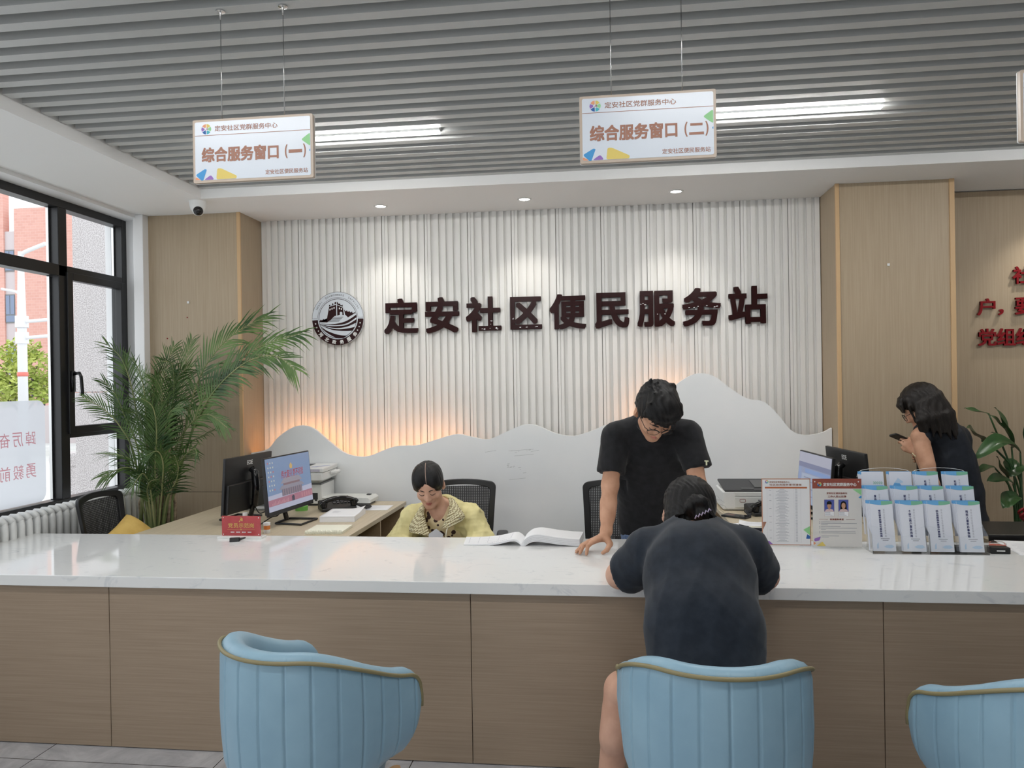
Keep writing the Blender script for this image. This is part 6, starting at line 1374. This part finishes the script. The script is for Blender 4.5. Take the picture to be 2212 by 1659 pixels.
# ================================================================ plants
M['palm_leaf'] = tex_noise(mat('palm_leaf', (.1,.2,.05), .45, 0, .4), sr(42,70,34), sr(96,124,64), (1,1,1), 5, 3)
M['palm_stem'] = tex_noise(mat('palm_stem', (.2,.25,.1), .5), sr(104,124,72), sr(150,150,104), (1,1,1), 7, 3)
M['cane'] = tex_noise(mat('cane', (.3,.25,.2), .7), sr(128,110,88), sr(170,152,126), (1,1,8), 9, 3)
M['soil'] = mat('soil', (.03,.022,.016), .9)
PALM = [([(-3.081, 4.9, 0.6), (-2.917, 4.909, 1.223), (-2.806, 4.925, 1.639), (-2.661, 4.946, 1.877), (-2.502, 4.972, 2.013), (-2.318, 5.0, 2.107)], 0.26, 0.5), ([(-3.026, 4.85, 0.6), (-2.85, 4.841, 1.165), (-2.701, 4.825, 1.543), (-2.487, 4.804, 1.759), (-2.244, 4.778, 1.892), (-1.974, 4.75, 1.961)], 0.24, 0.42), ([(-3.033, 4.85, 0.6), (-2.852, 4.832, 1.15), (-2.67, 4.799, 1.512), (-2.398, 4.757, 1.756), (-2.148, 4.707, 1.817), (-1.968, 4.65, 1.717)], 0.2, 0.55), ([(-3.116, 4.9, 0.6), (-3.133, 4.913, 1.16), (-3.113, 4.935, 1.514), (-3.051, 4.965, 1.772), (-3.014, 5.0, 1.91)], 0.2, 0.72), ([(-3.128, 4.85, 0.6), (-3.183, 4.831, 1.168), (-3.258, 4.797, 1.424), (-3.299, 4.753, 1.584), (-3.348, 4.7, 1.673)], 0.2, 0.6), ([(-3.103, 4.8, 0.6), (-3.18, 4.775, 1.157), (-3.24, 4.729, 1.349), (-3.32, 4.67, 1.478), (-3.424, 4.6, 1.564)], 0.17, 0.62), ([(-3.15, 4.9, 0.6), (-3.198, 4.881, 1.227), (-3.237, 4.847, 1.614), (-3.282, 4.803, 1.821), (-3.346, 4.75, 1.915)], 0.25, 0.55), ([(-3.101, 4.85, 0.6), (-3.12, 4.831, 1.263), (-3.113, 4.797, 1.581), (-3.121, 4.753, 1.738), (-3.138, 4.7, 1.824)], 0.27, 0.4), ([(-3.084, 4.85, 0.6), (-3.076, 4.825, 1.231), (-3.034, 4.779, 1.549), (-2.951, 4.72, 1.719), (-2.819, 4.65, 1.731)], 0.26, 0.4), ([(-3.099, 4.9, 0.6), (-3.065, 4.887, 1.194), (-2.994, 4.865, 1.482), (-2.905, 4.835, 1.672), (-2.782, 4.8, 1.764)], 0.24, 0.42), ([(-3.05, 4.85, 0.6), (-2.943, 4.825, 1.104), (-2.811, 4.779, 1.327), (-2.628, 4.72, 1.437), (-2.44, 4.65, 1.348)], 0.2, 0.45), ([(-3.081, 4.9, 0.6), (-3.0, 4.888, 1.001), (-2.881, 4.865, 1.195), (-2.744, 4.835, 1.276), (-2.551, 4.8, 1.361)], 0.16, 0.5), ([(-3.002, 4.8, 0.6), (-2.912, 4.781, 0.984), (-2.812, 4.747, 1.143), (-2.703, 4.703, 1.209), (-2.658, 4.65, 1.168)], 0.14, 0.5), ([(-3.054, 4.75, 0.6), (-3.087, 4.731, 0.99), (-3.129, 4.697, 1.118), (-3.181, 4.653, 1.169), (-3.286, 4.6, 1.19)], 0.2, 0.45), ([(-3.044, 4.75, 0.6), (-3.078, 4.725, 0.929), (-3.102, 4.679, 1.059), (-3.15, 4.62, 1.096), (-3.259, 4.55, 1.044)], 0.18, 0.45), ([(-3.062, 4.8, 0.6), (-3.065, 4.775, 1.016), (-3.065, 4.729, 1.239), (-3.073, 4.67, 1.429), (-3.107, 4.6, 1.463)], 0.24, 0.45), ([(-3.042, 4.8, 0.6), (-2.999, 4.777, 1.047), (-2.935, 4.736, 1.3), (-2.857, 4.683, 1.457), (-2.731, 4.62, 1.488)], 0.24, 0.4), ([(-3.024, 4.75, 0.6), (-3.002, 4.731, 1.083), (-2.966, 4.697, 1.334), (-2.962, 4.653, 1.49), (-3.008, 4.6, 1.552)], 0.26, 0.38), ([(-2.985, 4.72, 0.6), (-2.934, 4.699, 0.964), (-2.901, 4.66, 1.122), (-2.907, 4.61, 1.203), (-2.95, 4.55, 1.179)], 0.18, 0.42), ([(-2.985, 4.7, 0.6), (-3.006, 4.681, 0.935), (-3.025, 4.647, 1.047), (-3.035, 4.603, 1.037), (-3.05, 4.55, 0.969)], 0.15, 0.4), ([(-3.12, 4.95, 0.6), (-3.025, 4.963, 1.187), (-2.963, 4.985, 1.543), (-2.934, 5.015, 1.804), (-2.91, 5.05, 1.952)], 0.24, 0.62), ([(-2.977, 4.75, 0.6), (-2.923, 4.731, 0.866), (-2.834, 4.697, 0.995), (-2.79, 4.653, 1.092), (-2.779, 4.6, 1.173)], 0.16, 0.45), ([(-3.005, 4.7, 0.6), (-3.018, 4.681, 0.858), (-3.007, 4.647, 0.94), (-2.955, 4.603, 1.007), (-2.857, 4.55, 1.029)], 0.12, 0.45), ([(-3.072, 4.82, 0.6), (-3.049, 4.805, 1.107), (-2.992, 4.778, 1.407), (-2.95, 4.742, 1.58), (-2.972, 4.7, 1.688)], 0.28, 0.42), ([(-3.081, 4.9, 0.6), (-3.005, 4.875, 1.227), (-2.92, 4.829, 1.578), (-2.891, 4.77, 1.766), (-2.914, 4.7, 1.795)], 0.22, 0.5)]
t = thing('potted_palm', 'tall bushy palm in a white pot between the window and the left desk', 'potted plant', (0,0,0))
m_ = MB(); m_.lathe([(.0001,0),(.13,0),(.145,.02),(.185,.60),(.20,.635),(.20,.655),(.185,.655),(.178,.62),(.0001,.60)], (-3.055,4.88,0), 32); m_.build('pot', 'white_plastic', t, 50)
m_ = MB(); m_.lathe([(.180,.615),(.0001,.625)], (-3.055,4.88,0), 24); m_.build('soil', 'soil', t)
rg = random.Random(21)
for i in range(16):
    x = -3.055+rg.uniform(-.12,.12); y = 4.88+rg.uniform(-.10,.08); h = rg.uniform(.22,.62)
    m_ = MB(); m_.tube([(x,y,.60),(x+rg.uniform(-.02,.03),y,.60+h*.5),(x+rg.uniform(-.05,.07),y,.60+h)], [.013,.012,.008], 8); m_.build('cane', 'cane' if i % 3 else 'palm_stem', t, True)
for fi, (pts, L, st) in enumerate(PALM):
    P_ = spline(pts, 12); n = len(P_); m_ = MB()
    m_.tube(P_, [.0075*(1-.75*i/(n-1)) for i in range(n)], 6, 1)
    acc = [0]
    for a, b in zip(P_[:-1], P_[1:]): acc.append(acc[-1]+(b-a).length)
    tot = acc[-1]; k = st*tot; big = fi < 3; roll = R(rg.uniform(-15,15) if big else rg.uniform(-70,70)); sidx = 0
    while k < tot:
        j = max(i for i in range(n) if acc[i] <= k); j = min(j, n-2); p = P_[j].lerp(P_[j+1], (k-acc[j])/max(1e-6, acc[j+1]-acc[j])); tg = (P_[j+1]-P_[j]).normalized()
        v = (k/tot-st)/(1-st); ln = L*(.45+.75*math.sin(PI*min(1,.18+.72*v)))*rg.uniform(.88,1.08)*(1-(.15 if big else .35)*v)
        lat = tg.cross(Vector((0,-1,.25))).normalized(); lat = (Matrix.Rotation(roll,3,tg) @ lat)
        for g in (-1,1):
            if rg.random() < .08: continue
            d = (lat*g*(.80-.35*v)+tg*(.65+.5*v)+Vector((0,0,.10))).normalized(); wd = (.0085 if big else .0052)*(1-.3*v)*rg.uniform(.85,1.15); nrm = d.cross(tg).normalized(); sd = d.cross(nrm).normalized()
            q = []; dr = rg.uniform(.10,.55)
            for s_, ws in ((0,.5),(.25,1),(.55,.9),(.8,.55),(1,.05)):
                c = p+d*ln*s_+Vector((0,0,-1))*ln*dr*s_*s_
                q += [c-sd*wd*ws, c+nrm*wd*.35*ws, c+sd*wd*ws]
            m_.add(q, [f for i in range(4) for f in ((3*i,3*i+1,3*i+4,3*i+3),(3*i+1,3*i+2,3*i+5,3*i+4))], 0)
        k += (.027 if big else .0195)*rg.uniform(.85,1.15)
    m_.build('frond', ['palm_leaf','palm_stem'], t, True)
# broad-leaved plant at the right edge
M['broad_leaf'] = tex_noise(mat('broad_leaf', (.03,.07,.02), .3, 0, .5), sr(34,62,36), sr(62,98,52), (1,1,1), 4, 3)
LEAVES = [([(2.386, 5.05, 1.369), (2.285, 4.99, 1.395), (2.186, 4.93, 1.416)], 0.018), ([(2.538, 5.1, 1.155), (2.474, 5.04, 1.284), (2.383, 4.98, 1.417)], 0.05), ([(2.515, 5.08, 1.224), (2.433, 5.02, 1.315), (2.346, 4.96, 1.37)], 0.025), ([(2.384, 5.15, 1.198), (2.316, 5.09, 1.245), (2.248, 5.03, 1.287)], 0.055), ([(2.513, 4.95, 1.14), (2.368, 4.89, 1.211), (2.201, 4.83, 1.114)], 0.055), ([(2.563, 5.15, 1.159), (2.479, 5.09, 1.194), (2.386, 5.03, 1.26)], 0.04), ([(2.508, 5.1, 0.956), (2.444, 5.04, 1.033), (2.39, 4.98, 1.115)], 0.035), ([(2.465, 5.15, 1.021), (2.381, 5.09, 1.034), (2.293, 5.03, 1.006)], 0.025), ([(2.597, 5.15, 1.062), (2.531, 5.09, 1.019), (2.501, 5.03, 0.983)], 0.06), ([(2.493, 5.0, 0.944), (2.39, 4.94, 0.98), (2.29, 4.88, 0.974)], 0.04), ([(2.547, 5.05, 0.865), (2.46, 4.99, 0.845), (2.404, 4.93, 0.803)], 0.05), ([(2.585, 5.0, 1.101), (2.53, 4.94, 1.248), (2.506, 4.88, 1.364)], 0.04), ([(2.448, 5.0, 1.187), (2.379, 4.94, 1.207), (2.337, 4.88, 1.198)], 0.01)]
STEMS = [[(2.572, 5.1, 0.624), (2.561, 5.1, 0.828), (2.538, 5.1, 1.164)], [(2.585, 5.1, 0.624), (2.58, 5.1, 0.886), (2.409, 5.1, 1.366)], [(2.572, 5.1, 0.624), (2.587, 5.1, 0.945), (2.456, 5.1, 1.135), (2.361, 5.1, 1.203)], [(2.577, 5.1, 0.624), (2.592, 5.1, 0.916), (2.589, 5.1, 1.125)], [(2.566, 5.1, 0.624), (2.547, 5.1, 0.799), (2.508, 5.1, 0.956)], [(2.572, 5.1, 0.624), (2.534, 5.1, 0.886), (2.441, 5.1, 1.027)], [(2.585, 5.1, 0.624), (2.574, 5.1, 0.799), (2.543, 5.1, 0.93)], [(2.582, 5.1, 0.624), (2.596, 5.1, 0.828), (2.572, 5.1, 1.067)], [(2.588, 5.1, 0.624), (2.584, 5.1, 0.77), (2.572, 5.1, 0.857)], [(2.604, 5.1, 0.624), (2.629, 5.1, 0.887), (2.637, 5.1, 1.09)]]
t = thing('potted_plant', 'dark green broad-leaved plant in a white pot at the right edge', 'potted plant', (0,0,0))
m_ = MB(); m_.lathe([(.0001,0),(.15,0),(.165,.02),(.20,.40),(.22,.43),(.22,.455),(.205,.46),(.195,.42),(.0001,.40)], (2.69,5.10,0), 32); m_.build('pot', 'white_plastic', t, 50)
m_ = MB(); m_.lathe([(.196,.415),(.0001,.43)], (2.69,5.10,0), 24); m_.build('soil', 'soil', t)
for st in STEMS:
    m_ = MB(); st = [(2.67+.3*(st[0][0]-2.6),5.1,.42)]+st; P_ = spline(st, 8); m_.tube(P_, [.011*(1-.55*i/len(P_)) for i in range(len(P_))], 8); m_.build('leaf_stem', 'broad_leaf', t, True)
for (pts, hw) in LEAVES:
    A, B, C_ = [Vector(p) for p in pts]; P_ = spline([A,B,C_], 9); n = len(P_); m_ = MB(); v = []
    for i, p in enumerate(P_):
        u = i/(n-1); tg = (P_[min(i+1,n-1)]-P_[max(i-1,0)]).normalized(); w_ = hw*max(.02, math.sin(PI*(u**.8)))**.75; nr = (Vector((.15,-.55,.85))-tg*tg.dot(Vector((.15,-.55,.85)))).normalized(); sd = tg.cross(nr)
        for e in (-1,-.5,0,.5,1): v.append(p+sd*w_*e+nr*w_*.45*abs(e)+nr*.006*math.sin(9*u+2*e))
    m_.add(v, [(5*i+j,5*i+j+1,5*i+j+6,5*i+j+5) for i in range(n-1) for j in range(4)]); m_.build('leaf', 'broad_leaf', t, True)
m_ = MB()
for i in range(7):
    a = 2*PI*i/7; c = Vector((2.545+.03*math.cos(a), 4.93+.01*math.sin(3*a), .770+.026*math.sin(a)))
    m_.tube([c+Vector((.024*math.cos(b), .010*math.sin(2*b), .018*math.sin(b))) for b in [2*PI*j/10 for j in range(10)]], .008, 6, 0, False, True)
m_.tube([(2.545,4.93,.77),(2.56,5.0,.80),(2.62,5.06,.82)], .004, 5)
m_.build('ribbon_bow', mat('ribbon_red', sr(140,26,34), .5), t, True)
